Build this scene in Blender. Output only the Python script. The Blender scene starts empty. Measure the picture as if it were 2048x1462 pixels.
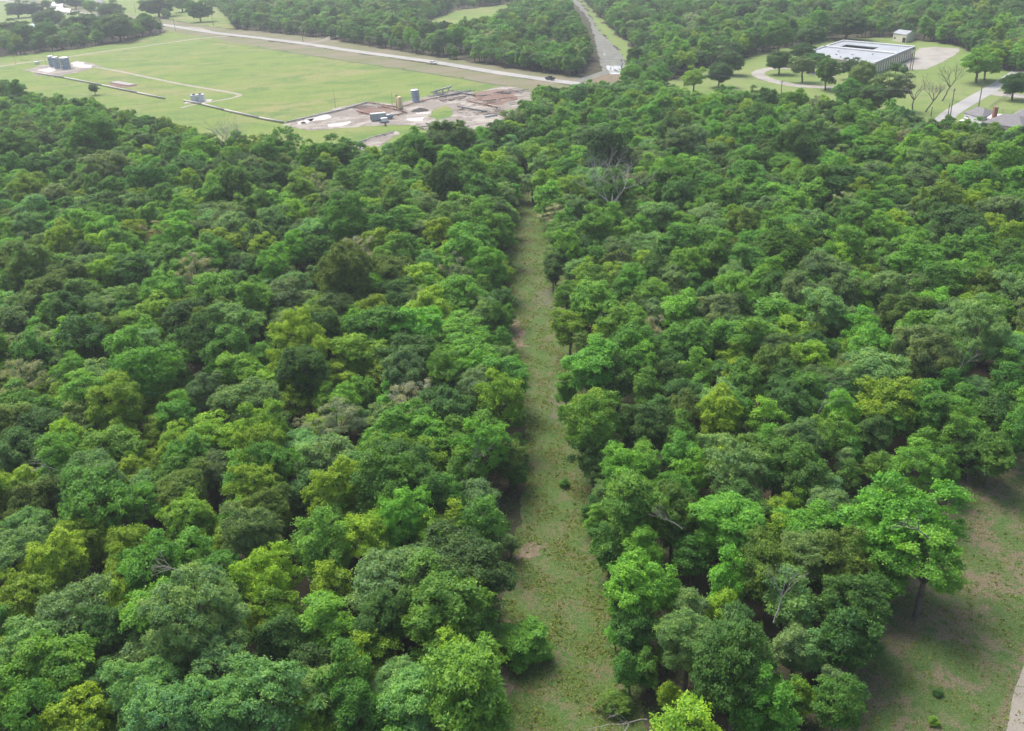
import bpy, math, random
import numpy as np
from mathutils import Vector, Matrix
from mathutils.geometry import tessellate_polygon
C = bpy.context.scene
COL = C.collection
R = math.radians
PI = math.pi

# ------------------------------------------------------------------ camera
F_PX, CX, CY, CAM_H = 1800.0, 1024.0, 731.0, 70.0
PITCH, ROLL = R(26.3), R(3.0)
_f = np.array([0, math.cos(PITCH), -math.sin(PITCH)])
_r0 = np.array([1.0, 0, 0]); _u0 = np.array([0, math.sin(PITCH), math.cos(PITCH)])
_r = math.cos(ROLL) * _r0 - math.sin(ROLL) * _u0
_u = math.sin(ROLL) * _r0 + math.cos(ROLL) * _u0
cam_d = bpy.data.cameras.new("camera"); cam = bpy.data.objects.new("camera", cam_d); COL.objects.link(cam)
cam_d.sensor_width = 36; cam_d.lens = F_PX / 2048 * 36; cam_d.clip_start = 1; cam_d.clip_end = 9000
m = Matrix.Identity(4)
for i in range(3):
    m[i][0] = _r[i]; m[i][1] = _u[i]; m[i][2] = -_f[i]
m[2][3] = CAM_H
cam.matrix_world = m
C.camera = cam

# ------------------------------------------------------------------ light
SUN_EL, SUN_AZ = 58.0, -35.0          # azimuth from +Y (away from the camera), negative = left
C.world = bpy.data.worlds.new("World"); C.world.use_nodes = True
nt = C.world.node_tree
bg = nt.nodes["Background"]; bg.inputs[1].default_value = 0.15
sky = nt.nodes.new("ShaderNodeTexSky"); sky.sky_type = 'NISHITA'; sky.sun_disc = False
sky.sun_elevation = R(SUN_EL); sky.sun_rotation = R(SUN_AZ); sky.air_density = 1.0; sky.dust_density = 5.0; sky.ozone_density = 1.0
nt.links.new(sky.outputs[0], bg.inputs[0])
sd = bpy.data.lights.new("sun", 'SUN'); sd.energy = 2.3; sd.angle = R(30); sd.color = (1, 0.97, 0.92)
so = bpy.data.objects.new("sun", sd); COL.objects.link(so)
_az, _el = R(SUN_AZ), R(SUN_EL)
sdir = Vector((math.sin(_az) * math.cos(_el), math.cos(_az) * math.cos(_el), math.sin(_el)))
so.rotation_euler = sdir.to_track_quat('Z', 'Y').to_euler()
C.view_settings.view_transform = 'Standard'; C.view_settings.look = 'None'; C.view_settings.gamma = 1
C.view_settings.exposure = 0.80
HAZE = 0.00020

# ------------------------------------------------------------------ projection
def P(px, py, h=0.0):
    d = _r * ((px - CX) / F_PX) + _u * ((CY - py) / F_PX) + _f
    t = (h - CAM_H) / d[2]
    return np.array([d[0] * t, d[1] * t, h])
def PX(x, y, z=0.0):
    dx, dy, dz = np.asarray(x, float), np.asarray(y, float), np.asarray(z, float) - CAM_H
    Z = dx * _f[0] + dy * _f[1] + dz * _f[2]
    X = dx * _r[0] + dy * _r[1] + dz * _r[2]
    Y = dx * _u[0] + dy * _u[1] + dz * _u[2]
    return CX + F_PX * X / Z, CY - F_PX * Y / Z, Z
def depth(px, py, h=0.0):
    p = P(px, py, h); return float(PX(p[0], p[1], h)[2])

def hc(r): return min(5.2 + .55 * r, 1.95 * r)      # height of the middle of a crown
# ------------------------------------------------------------------ helpers
def tag(o, label=None, cat=None, group=None, kind=None):
    if label: o['label'] = label
    if cat: o['category'] = cat
    if group: o['group'] = group
    if kind: o['kind'] = kind
    return o
def empty(name, loc, rz=0):
    o = bpy.data.objects.new(name, None); COL.objects.link(o); o.empty_display_size = 0.5
    o.location = loc; o.rotation_euler = (0, 0, rz); return o
def link_mesh(name, V, Fc, mat, parent=None):
    me = bpy.data.meshes.new(name); me.from_pydata([tuple(v) for v in V], [], [tuple(f) for f in Fc]); me.update()
    if mat: me.materials.append(mat)
    o = bpy.data.objects.new(name, me); COL.objects.link(o)
    if parent: o.parent = parent
    return o
class MB:
    def __init__(s): s.V = []; s.F = []
    def add(s, V, Fc):
        n = len(s.V); s.V += [tuple(v) for v in V]; s.F += [tuple(i + n for i in f) for f in Fc]; return s
    def box(s, x0, x1, y0, y1, z0, z1, M=None):
        V = [Vector(v) for v in ((x0,y0,z0),(x1,y0,z0),(x1,y1,z0),(x0,y1,z0),(x0,y0,z1),(x1,y0,z1),(x1,y1,z1),(x0,y1,z1))]
        if M: V = [M @ v for v in V]
        return s.add(V, [(0,3,2,1),(4,5,6,7),(0,1,5,4),(1,2,6,5),(2,3,7,6),(3,0,4,7)])
    def cyl(s, a, b, r0, r1=None, n=12, caps=True):
        a, b = Vector(a), Vector(b); r1 = r0 if r1 is None else r1
        d = (b - a).normalized(); x = d.orthogonal().normalized(); y = d.cross(x)
        V = []
        for p, rr in ((a, r0), (b, r1)):
            for i in range(n):
                t = 2 * PI * i / n; V.append(p + x * math.cos(t) * rr + y * math.sin(t) * rr)
        Fc = [(i, (i + 1) % n, n + (i + 1) % n, n + i) for i in range(n)]
        if caps: Fc += [tuple(range(n - 1, -1, -1)), tuple(range(n, 2 * n))]
        return s.add(V, Fc)
    def lathe(s, prof, c=(0, 0, 0), n=24):
        V = []; Fc = []
        for r_, z in prof:
            for i in range(n):
                t = 2 * PI * i / n; V.append((c[0] + r_ * math.cos(t), c[1] + r_ * math.sin(t), c[2] + z))
        for k in range(len(prof) - 1):
            for i in range(n):
                Fc.append((k*n+i, k*n+(i+1) % n, (k+1)*n+(i+1) % n, (k+1)*n+i))
        return s.add(V, Fc)
    def prism(s, prof, y0, y1):              # profile in x,z extruded along y
        n = len(prof); V = [(x, y0, z) for x, z in prof] + [(x, y1, z) for x, z in prof]
        Fc = [(i, i + n, (i + 1) % n + n, (i + 1) % n) for i in range(n)] + [tuple(range(n)), tuple(range(2 * n - 1, n - 1, -1))]
        return s.add(V, Fc)
    def build(s, name, mat, parent=None, smooth=False, bevel=0):
        o = link_mesh(name, s.V, s.F, mat, parent)
        if smooth:
            for p in o.data.polygons: p.use_smooth = True
        if bevel:
            b = o.modifiers.new("bevel", 'BEVEL'); b.width = bevel; b.segments = 2; b.limit_method = 'ANGLE'
        return o

# ------------------------------------------------------------------ materials
def nodes_of(m):
    m.use_nodes = True; return m.node_tree, m.node_tree.nodes["Principled BSDF"]
def N(t, typ, **kw):
    n = t.nodes.new(typ)
    for k, v in kw.items(): setattr(n, k, v)
    return n
def mixc(t, fac, a, b, blend='MIX'):
    n = N(t, "ShaderNodeMix", data_type='RGBA', blend_type=blend)
    for s, v in ((n.inputs[0], fac), (n.inputs[6], a), (n.inputs[7], b)):
        if hasattr(v, 'links'): t.links.new(v, s)
        else: s.default_value = v if not isinstance(v, tuple) else (*v, 1)[:4]
    return n.outputs[2]
def noise(t, vec, scale, detail=6, rough=0.6, dist=0.0):
    n = N(t, "ShaderNodeTexNoise"); n.inputs['Scale'].default_value = scale; n.inputs['Detail'].default_value = detail
    n.inputs['Roughness'].default_value = rough; n.inputs['Distortion'].default_value = dist
    t.links.new(vec, n.inputs['Vector']); return n.outputs[0]
def ramp(t, v, a, b):
    n = N(t, "ShaderNodeMapRange"); n.inputs[1].default_value = a; n.inputs[2].default_value = b; n.interpolation_type = 'SMOOTHSTEP'
    t.links.new(v, n.inputs[0]); return n.outputs[0]
def ground_mat(name, base, second, third=None, s1=0.06, s2=0.35, s3=3.0, t2=(0.42, 0.62), t3=(0.52, 0.68), fine=0.35, bump=0.25, stretch=None, rough=0.95):
    m = bpy.data.materials.new(name); t, b = nodes_of(m)
    geo = N(t, "ShaderNodeNewGeometry"); vec = geo.outputs['Position']
    if stretch:
        mp = N(t, "ShaderNodeMapping"); mp.inputs['Scale'].default_value = stretch; t.links.new(vec, mp.inputs['Vector']); vec2 = mp.outputs[0]
    else: vec2 = vec
    c = mixc(t, ramp(t, noise(t, vec2, s1, 8, 0.65, 0.4), *t2), base, second)
    if third: c = mixc(t, ramp(t, noise(t, vec2, s2, 8, 0.7, 0.6), *t3), c, third)
    fn = noise(t, vec, s3, 5, 0.8)
    g = N(t, "ShaderNodeMapRange"); g.inputs[1].default_value = 0.3; g.inputs[2].default_value = 0.7
    g.inputs[3].default_value = 1 - fine; g.inputs[4].default_value = 1 + fine; t.links.new(fn, g.inputs[0])
    cm = N(t, "ShaderNodeVectorMath", operation='SCALE'); t.links.new(c, cm.inputs[0]); t.links.new(g.outputs[0], cm.inputs[3])
    t.links.new(cm.outputs[0], b.inputs['Base Color']); b.inputs['Roughness'].default_value = rough
    b.inputs['Specular IOR Level'].default_value = 0.15
    if bump:
        bp = N(t, "ShaderNodeBump"); bp.inputs['Strength'].default_value = bump; bp.inputs['Distance'].default_value = 0.3
        t.links.new(fn, bp.inputs['Height']); t.links.new(bp.outputs[0], b.inputs['Normal'])
    return m
def mat(name, col, rough=0.7, metal=0.0, var=0.15, scale=1.5, spec=0.3, alpha=None):
    m = bpy.data.materials.new(name); t, b = nodes_of(m)
    tc = N(t, "ShaderNodeTexCoord")
    n = noise(t, tc.outputs['Object'], scale, 5, 0.65)
    c = mixc(t, ramp(t, n, 0.3, 0.7), tuple(x * (1 - var) for x in col), tuple(min(1, x * (1 + var)) for x in col))
    t.links.new(c, b.inputs['Base Color']); b.inputs['Roughness'].default_value = rough; b.inputs['Metallic'].default_value = metal
    b.inputs['Specular IOR Level'].default_value = spec
    return m
# foliage: tint comes from each tree, v from each tuft of leaves
def foliage_mat():
    m = bpy.data.materials.new("foliage"); t, b = nodes_of(m)
    ti = N(t, "ShaderNodeAttribute", attribute_type='INSTANCER', attribute_name='tint')
    av = N(t, "ShaderNodeAttribute", attribute_type='GEOMETRY', attribute_name='v')
    warm = N(t, "ShaderNodeVectorMath", operation='MULTIPLY'); t.links.new(ti.outputs['Vector'], warm.inputs[0]); warm.inputs[1].default_value = (1.7, 1.4, 0.9)
    cool = N(t, "ShaderNodeVectorMath", operation='MULTIPLY'); t.links.new(ti.outputs['Vector'], cool.inputs[0]); cool.inputs[1].default_value = (0.62, 0.75, 0.85)
    c = mixc(t, av.outputs['Fac'], cool.outputs[0], warm.outputs[0])
    t.links.new(c, b.inputs['Base Color']); b.inputs['Roughness'].default_value = 0.55; b.inputs['Specular IOR Level'].default_value = 0.25
    tr = N(t, "ShaderNodeBsdfTranslucent")
    br = N(t, "ShaderNodeVectorMath", operation='MULTIPLY'); t.links.new(c, br.inputs[0]); br.inputs[1].default_value = (1.5, 1.45, 0.7)
    t.links.new(br.outputs[0], tr.inputs['Color'])
    mx = N(t, "ShaderNodeMixShader"); mx.inputs[0].default_value = 0.38
    t.links.new(b.outputs[0], mx.inputs[1]); t.links.new(tr.outputs[0], mx.inputs[2])
    t.links.new(mx.outputs[0], t.nodes["Material Output"].inputs['Surface'])
    return m
MAT_LEAF = foliage_mat()
MAT_BARK = mat("bark", (0.13, 0.11, 0.09), 0.9, var=0.3, scale=3)
MAT_DEAD = mat("dead_wood", (0.33, 0.315, 0.305), 0.85, var=0.25, scale=3)
MAT_TWIG = mat("grey_dead_twigs", (0.24, 0.22, 0.20), 0.9, var=0.3, scale=3)
TINT = {'M': (.092, .240, .038), 'L': (.135, .325, .044), 'Y': (.195, .345, .032), 'D': (.064, .162, .036), 'B': (.165, .325, .115),
        'G': (.140, .250, .092), 'O': (.108, .205, .036), 'R': (.235, .290, .185)}
TNAME = {'M': 'mid green', 'L': 'bright green', 'Y': 'yellow-green', 'D': 'dark green', 'B': 'pale blue-green', 'G': 'grey-green', 'O': 'olive green', 'R': 'pale greyish'}

# ------------------------------------------------------------------ tree geometry
def leaf_mesh(name, cen, nrm, size, val):
    """many small quads; cen (n,3), nrm (n,3), size (n,), val (n,)"""
    n = len(cen); rg = np.random.default_rng(len(cen))
    nrm = nrm / (np.linalg.norm(nrm, axis=1)[:, None] + 1e-9)
    a = rg.normal(size=(n, 3)); u = np.cross(nrm, a); u /= np.linalg.norm(u, axis=1)[:, None] + 1e-9
    v = np.cross(nrm, u)
    s = size[:, None]
    fold = nrm * (s * 0.18)
    V = np.empty((n, 4, 3)); V[:, 0] = cen - u * s; V[:, 1] = cen - v * s * 0.55 - fold; V[:, 2] = cen + u * s; V[:, 3] = cen + v * s * 0.55 - fold
    me = bpy.data.meshes.new(name)
    me.vertices.add(n * 4); me.vertices.foreach_set('co', V.reshape(-1))
    me.loops.add(n * 4); me.loops.foreach_set('vertex_index', np.arange(n * 4, dtype=np.int32))
    me.polygons.add(n); me.polygons.foreach_set('loop_start', np.arange(0, n * 4, 4, dtype=np.int32))
    me.update(calc_edges=True)
    at = me.attributes.new('v', 'FLOAT', 'FACE'); at.data.foreach_set('value', val.astype(np.float32))
    me.materials.append(MAT_LEAF)
    return me
def unit(rg, n):
    a = rg.normal(size=(n, 3)); return a / np.linalg.norm(a, axis=1)[:, None]
def crown_points(seed, Rr, Rv, cz, style, leaf):
    rg = np.random.default_rng(seed)
    st = {'billow': dict(nl=27, lr=.30, dens=.95, tuft=.46, flat=.85, low=-.8),
          'open':   dict(nl=22, lr=.28, dens=.75, tuft=.50, flat=.7, low=-.75),
          'layer':  dict(nl=28, lr=.26, dens=.95, tuft=.48, flat=.55, low=-.8),
          'dome':   dict(nl=36, lr=.28, dens=1.25, tuft=.42, flat=.85, low=-.85),
          'column': dict(nl=26, lr=.34, dens=1.0, tuft=.5, flat=.85, low=-.95),
          'sparse': dict(nl=16, lr=.30, dens=.28, tuft=.6, flat=.7, low=-.5)}[style]
    # lobes spread over the shell by farthest-point picking, distances jittered for an uneven outline
    if Rr > 6: st['nl'] = int(st['nl'] * (Rr / 4.5) ** 1.2); st['lr'] *= (4.5 / Rr) ** .45
    cand = unit(rg, 900); cand = cand[cand[:, 2] > st['low']]
    pick = [0]
    dmin = np.linalg.norm(cand - cand[0], axis=1)
    for _ in range(st['nl'] - 1):
        k = int(np.argmax(dmin * rg.uniform(.6, 1, len(cand)))); pick.append(k)
        dmin = np.minimum(dmin, np.linalg.norm(cand - cand[k], axis=1))
    d = cand[pick]
    fr = rg.uniform(.50, .84, len(d))
    asym = 1 + .16 * np.sin(np.arctan2(d[:, 1], d[:, 0]) * 2 + rg.uniform(0, 6)) + .12 * np.sin(np.arctan2(d[:, 1], d[:, 0]) * 3 + rg.uniform(0, 6))
    lc = d * (fr * asym)[:, None] * np.array([Rr, Rr, Rv]); lc[:, 2] += cz
    lr = Rr * st['lr'] * rg.uniform(.65, 1.25, len(d))
    # a few lobes poking out on top
    cen = []; nr = []; val = []; sz = []
    for i in range(len(d)):
        nt_ = max(6, int(st['dens'] * 5.2 * lr[i] ** 2 / st['tuft'] ** 2))
        td = unit(rg, nt_); td[:, 2] = np.where(td[:, 2] < -.35, -td[:, 2], td[:, 2])
        td = td + d[i] * .35; td /= np.linalg.norm(td, axis=1)[:, None]
        wob = 1 + .22 * np.sin(td[:, 0] * 5 + i) * np.sin(td[:, 1] * 6 + i * 2) 
        tp = lc[i] + td * (lr[i] * rg.uniform(.70, 1.26, nt_) * wob)[:, None] * np.array([1, 1, st['flat']])
        # drop tufts buried inside other lobes
        keep = np.ones(nt_, bool)
        for j in range(len(d)):
            if j != i: keep &= (np.linalg.norm((tp - lc[j]) / np.array([1, 1, st['flat']]), axis=1) > lr[j] * .66)
        tp = tp[keep]; td = td[keep]; lobe_v = rg.uniform(-.13, .13)
        tv = np.clip(.45 + lobe_v + rg.normal(0, .17, len(tp)), 0, 1)
        nl = max(8, int(17 * (st['tuft'] / .55) ** 2 * (.30 / leaf) ** 1.7))
        for q in range(len(tp)):
            o = rg.normal(size=(nl, 3)) * st['tuft'] * .48 * np.array([1, 1, .6])
            cen.append(tp[q] + o); nn = td[q] * .55 + np.array([0, 0, .55]) + rg.normal(size=(nl, 3)) * .55 + o * .6
            nr.append(nn); val.append(np.clip(tv[q] + rg.normal(0, .09, nl), 0, 1))
            sz.append(leaf * rg.uniform(.6, 1.15, nl))
    return np.concatenate(cen), np.concatenate(nr), np.concatenate(sz), np.concatenate(val), lc, lr
def tube(V, Fc, a, b, r0, r1, n=5):
    a, b = Vector(a), Vector(b); d = (b - a)
    if d.length < 1e-4: return
    d.normalize(); x = d.orthogonal().normalized(); y = d.cross(x); k = len(V)
    for p, rr in ((a, r0), (b, r1)):
        for i in range(n):
            t = 2 * PI * i / n; V.append(p + x * math.cos(t) * rr + y * math.sin(t) * rr)
    Fc += [(k + i, k + (i + 1) % n, k + n + (i + 1) % n, k + n + i) for i in range(n)]
def limb(V, Fc, rnd, a, b, r0, r1, seg=4, wob=.08, n=5):
    a, b = Vector(a), Vector(b); L = (b - a).length; pr = a
    for i in range(1, seg + 1):
        t = i / seg; p = a.lerp(b, t) + Vector((rnd.uniform(-1, 1), rnd.uniform(-1, 1), rnd.uniform(-.4, .8))) * L * wob * (1 if i < seg else 0)
        tube(V, Fc, pr, p, r0 + (r1 - r0) * (i - 1) / seg, r0 + (r1 - r0) * t, n); pr = p
def trunk_mesh(name, seed, Rr, cz, Rv, lc, tr):
    rnd = random.Random(seed); V = []; Fc = []
    fork = Vector((rnd.uniform(-.3, .3), rnd.uniform(-.3, .3), max(1.6, cz - Rv * .75)))
    limb(V, Fc, rnd, (0, 0, -.3), fork, tr * 1.25, tr, 4, .03, 8)
    for c in lc:
        if rnd.random() < .8:
            mid = fork.lerp(Vector(c), .45) + Vector((rnd.uniform(-.4, .4), rnd.uniform(-.4, .4), rnd.uniform(-.2, .5)))
            limb(V, Fc, rnd, fork, mid, tr * .5, tr * .32, 3); limb(V, Fc, rnd, mid, c, tr * .3, tr * .12, 3)
    me = bpy.data.meshes.new(name); me.from_pydata([tuple(v) for v in V], [], Fc); me.materials.append(MAT_BARK); me.update()
    return me
def bare_mesh(name, seed, H, spread, mat_, fine=4, lean=(0, 0), tr=.3, clump=1.0):
    rnd = random.Random(seed); V = []; Fc = []
    def grow(a, d, L, r, lev):
        if lev == 0 or r < .006: return
        seg = 3; pr = Vector(a); dd = Vector(d)
        for i in range(seg):
            dd = (dd + Vector((rnd.uniform(-1, 1), rnd.uniform(-1, 1), rnd.uniform(-.5, .8))) * .22).normalized()
            q = pr + dd * (L / seg); r2 = r * (1 - .3 / seg)
            tube(V, Fc, pr, q, r, r2, 5 if lev > 3 else 3); pr = q; r = r2
            if lev <= fine and rnd.random() < .75:
                s = (dd + Vector((rnd.uniform(-1, 1), rnd.uniform(-1, 1), rnd.uniform(-.3, .6))) * 1.1 * spread).normalized()
                grow(pr, s, L * .6, r * .55, lev - 1)
        for _ in range(2 if lev > 2 else 3):
            s = (dd + Vector((rnd.uniform(-1, 1), rnd.uniform(-1, 1), rnd.uniform(-.2, .7))) * .85 * spread).normalized()
            grow(pr, s, L * rnd.uniform(.6, .85), r * .66, lev - 1)
    top = Vector((lean[0], lean[1], H * .38))
    limb(V, Fc, rnd, (0, 0, -.3), top, tr, tr * .75, 4, .04, 8)
    for k in range(5):
        a = k * 2 * PI / 5 + rnd.uniform(-.4, .4)
        grow(top, Vector((math.cos(a) * spread * .8, math.sin(a) * spread * .8, 1.0)).normalized(), H * .26, tr * .55, fine + 1)
    me = bpy.data.meshes.new(name); me.from_pydata([tuple(v) for v in V], [], Fc); me.materials.append(mat_); me.update()
    return me

PROTO = []      # (style, base radius, crown mesh, trunk mesh, crown top height)
def make_proto(style, Rr, seed, leaf):
    cz = hc(Rr); Rv = {'billow': .98, 'open': .95, 'layer': .86, 'dome': .92, 'column': 1.45, 'sparse': .95}[style] * Rr
    if Rr < 3: Rv *= 1.4
    c, n_, s, v, lc, lr = crown_points(seed, Rr, Rv, cz, style, leaf)
    PROTO.append(dict(style=style, R=Rr, crown=leaf_mesh("crown", c, n_, s, v), trunk=trunk_mesh("trunk", seed, Rr, cz, Rv, lc, .05 * Rr + .06), cz=cz, n=len(c)))
for i, (st, rr, lf) in enumerate([
    ('billow', 4.4, 0.178), ('billow', 4.6, 0.178), ('billow', 4.3, 0.198), ('open', 4.5, 0.185), ('open', 4.3, 0.178), ('layer', 4.6, 0.172), ('layer', 4.4, 0.172),
    ('dome', 4.5, 0.152), ('dome', 4.4, 0.158), ('column', 3.2, 0.178), ('column', 3.0, 0.178),
    ('billow', 2.4, 0.158), ('open', 2.3, 0.158), ('dome', 2.3, 0.132), ('sparse', 4.5, 0.145),
    ('open', 6.8, 0.16), ('billow', 9.6, 0.16), ('billow', 9.0, 0.165), ('billow', 7.0, 0.198), ('layer', 7.2, 0.185), ('dome', 7.0, 0.165)]):
    make_proto(st, rr, 11 + i * 7, lf)
def choose_proto(cls, r, rnd):
    pref = {'M': ('billow', 'open', 'billow', 'column'), 'L': ('billow', 'open', 'column'), 'Y': ('open', 'billow'), 'D': ('dome', 'dome', 'billow'),
            'B': ('layer', 'layer', 'open'), 'G': ('dome', 'layer'), 'O': ('dome', 'billow'), 'R': ('sparse',)}[cls]
    st = rnd.choice(pref)
    best = [(abs(math.log(r / p['R'])) * (2.0 if r > p['R'] else 1.0) + rnd.uniform(0, .12) + (0 if p['style'] == st else .45), i) for i, p in enumerate(PROTO) if (p['style'] == 'sparse') == (st == 'sparse')]
    return min(best)[1]
#@@PART2
# ------------------------------------------------------------------ the ground and what is laid on it
rj = random.Random(5)
def resample(poly, dens=400.0, close=True, amp=1.0, step=None):
    """world polygon (x, y) from pixel corners, its edges broken up and roughened"""
    W = [P(x, y)[:2] for x, y in poly]; out = []
    n = len(W)
    for i in range(n if close else n - 1):
        a, b = W[i], W[(i + 1) % n]; L = float(np.linalg.norm(b - a)); dd = math.hypot(*(a + b) / 2)
        st = step or max(.8, dd / 130); k = max(1, int(L / st)); k = min(k, 160)
        for j in range(k):
            q = a + (b - a) * (j / k); s = st * .35 * amp
            out.append((q[0] + rj.uniform(-s, s) + math.sin(j * .7 + i) * s * .8, q[1] + rj.uniform(-s, s) + math.sin(j * .53 + i * 2) * s * .8))
    if not close: out.append(tuple(W[-1]))
    return out
def sheet(name, poly, z, mt, amp=1.0):
    pts = resample(poly, amp=amp); V = [Vector((x, y, z)) for x, y in pts]
    tris = tessellate_polygon([V])
    o = link_mesh(name, V, tris, mt); tag(o, kind='structure')
    for p in o.data.polygons:
        if p.normal.z < 0: p.flip()
    return o
def ribbon(name, line, width, z, mt, amp=.5, kind='structure'):
    W = [P(x, y)[:2] for x, y in line]
    # smooth centre line
    pts = []
    for i in range(len(W) - 1):
        p0, p1, p2, p3 = W[max(i - 1, 0)], W[i], W[i + 1], W[min(i + 2, len(W) - 1)]
        for k in range(10):
            t = k / 10; pts.append(.5 * ((2 * p1) + (-p0 + p2) * t + (2 * p0 - 5 * p1 + 4 * p2 - p3) * t * t + (-p0 + 3 * p1 - 3 * p2 + p3) * t ** 3))
    pts.append(W[-1]); V = []; Fc = []
    for i, p in enumerate(pts):
        d = pts[min(i + 1, len(pts) - 1)] - pts[max(i - 1, 0)]; d = d / (np.linalg.norm(d) + 1e-9); nn = np.array([-d[1], d[0]])
        w0 = width / 2 * (1 + rj.uniform(-.12, .12) * amp); w1 = width / 2 * (1 + rj.uniform(-.12, .12) * amp)
        V += [(p[0] + nn[0] * w0, p[1] + nn[1] * w0, z), (p[0] - nn[0] * w1, p[1] - nn[1] * w1, z)]
        if i: Fc.append((2 * i - 2, 2 * i - 1, 2 * i + 1, 2 * i))
    o = link_mesh(name, V, Fc, mt); tag(o, kind=kind); return o

G_FLOOR = ground_mat("forest_floor", (.040, .042, .022), (.075, .060, .042), (.030, .055, .018), s1=.15, s2=.5)
G_STRIP = ground_mat("mown_grass", (.092, .150, .040), (.140, .142, .068), (.060, .130, .030), s1=.30, s2=1.1, s3=5, t2=(.42, .60), t3=(.50, .60), fine=.6, bump=.8)
G_MEADOW = ground_mat("meadow_grass", (.085, .138, .040), (.165, .140, .088), (.066, .122, .032), s1=.17, s2=1.0, s3=5, t2=(.43, .57), t3=(.5, .60), fine=.6, bump=.8)
G_FIELD = ground_mat("field_grass", (.142, .198, .046), (.200, .205, .080), (.092, .158, .040), s1=.02, s2=.06, s3=.6, t2=(.44, .66), t3=(.46, .64), fine=.26, bump=.1, stretch=(.8, 1.2, 1))
G_LAWN = ground_mat("lawn_grass", (.140, .200, .056), (.170, .210, .075), (.095, .160, .046), s1=.02, s2=.1, s3=.9, fine=.14, bump=.1)
G_VERGE = ground_mat("verge_grass", (.135, .145, .070), (.185, .160, .115), (.110, .160, .060), s1=.03, s2=.12, s3=.9, fine=.2, bump=.1, stretch=(.6, 1.5, 1))
G_ROAD = ground_mat("worn_asphalt", (.28, .28, .27), (.33, .325, .31), s1=.08, s3=1.2, fine=.10, bump=.05)
G_GRAVEL = ground_mat("pale_gravel", (.31, .29, .235), (.25, .23, .18), s1=.2, s3=1.5, fine=.15, bump=.1)
G_PAD = ground_mat("bare_pad_soil", (.21, .19, .165), (.32, .295, .26), (.17, .14, .12), s1=.08, s2=.16, s3=1.0, t2=(.45, .6), t3=(.5, .62), fine=.25, bump=.1)
G_REDPAD = ground_mat("rusty_soil", (.165, .105, .08), (.20, .145, .12), (.13, .09, .075), s1=.1, s2=.3, s3=1.0, fine=.3, bump=.1)
G_BROWN = ground_mat("brown_soil", (.155, .125, .085), (.20, .16, .11), (.12, .11, .06), s1=.3, s2=.7, s3=4, fine=.4, bump=.4)
G_DULL = ground_mat('worn_strip_soil', (.125, .125, .085), (.11, .14, .055), (.15, .13, .10), s1=.6, s2=1.3, s3=5, fine=.5, bump=.6)
G_RUT = ground_mat("rut_soil", (.13, .125, .065), (.115, .155, .05), (.17, .14, .09), s1=.9, s2=1.5, s3=5, t2=(.35, .55), fine=.4, bump=.4)
G_GREY = ground_mat("grey_soil", (.145, .150, .135), (.19, .19, .17), (.12, .16, .09), s1=.2, s2=.5, s3=3, fine=.25, bump=.1)
G_CONC = ground_mat("pale_concrete", (.31, .295, .265), (.25, .235, .21), s1=.1, s3=.9, fine=.12, bump=.05)
G_TRACK = ground_mat("dirt_track_soil", (.235, .215, .18), (.20, .185, .155), s1=.4, s3=6, fine=.1, bump=.2)
G_PATCH = ground_mat("white_caliche", (.48, .46, .44), (.38, .36, .34), s1=.4, s3=1.5, fine=.15, bump=.05)

g = MB(); nx = 40
g.add([(-3500, -120, 0), (3500, -120, 0), (3500, 5200, 0), (-3500, 5200, 0)], [(0, 1, 2, 3)])
tag(g.build('ground', G_FLOOR), kind='structure')

FIELD = [(-160, 126), (0, 131), (150, 112), (300, 91), (430, 73), (560, 100), (750, 128), (870, 146), (1000, 168), (1045, 177), (1070, 190), (1075, 230), (1015, 280), (930, 320), (830, 345), (760, 360), (640, 350), (560, 340), (450, 340), (400, 318), (330, 280), (200, 252), (100, 232), (0, 200), (-160, 190)]
VERGE = [(330, 44), (440, 70), (640, 95), (870, 130), (1170, 175), (1200, 195), (1075, 200), (1045, 179), (1000, 170), (870, 148), (750, 130), (560, 102), (430, 77), (350, 66), (310, 52)]
NORTHVERGE = [(425, 62), (520, 72), (640, 84), (860, 118), (1000, 142), (1140, 163), (1165, 156), (1000, 134), (860, 112), (640, 76), (520, 63), (430, 54)]
STRIP = [(960, 1560), (985, 1462), (992, 1330), (1005, 1200), (1030, 1080), (1050, 960), (1050, 880), (1042, 820), (1030, 760), (1015, 690), (1012, 600), (1014, 500), (1022, 430), (1030, 380), (1036, 345), (1060, 340), (1078, 380), (1095, 430), (1112, 500), (1135, 600), (1150, 700), (1165, 800), (1180, 900), (1200, 1020), (1215, 1120), (1245, 1250), (1275, 1380), (1290, 1462), (1310, 1560)]
MEADOW = [(1640, 1640), (1690, 1420), (1730, 1290), (1790, 1160), (1880, 1040), (1900, 960), (1960, 925), (2048, 910), (2500, 840), (2900, 2100), (1500, 2100)]
NETRACK = [(1120, -30), (1142, 0), (1157, 15), (1178, 38), (1186, 63), (1196, 107), (1205, 142), (1150, 160), (1170, 172), (1225, 175), (1252, 165), (1248, 114), (1222, 86), (1196, 62), (1183, 38), (1168, 15), (1150, -5), (1135, -30)]
NECLEAR = [(1135, 20), (1150, 50), (1172, 90), (1178, 120), (1150, 165), (1165, 200), (1255, 205), (1258, 130), (1225, 80), (1190, 30), (1160, -10), (1110, -20)]
NEGRASS = [(1135, -30), (1168, 10), (1196, 60), (1222, 84), (1248, 112), (1252, 140), (1300, 140), (1290, 115), (1274, 100), (1239, 74), (1213, 50), (1188, 25), (1165, 0), (1150, -30)]
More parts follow.
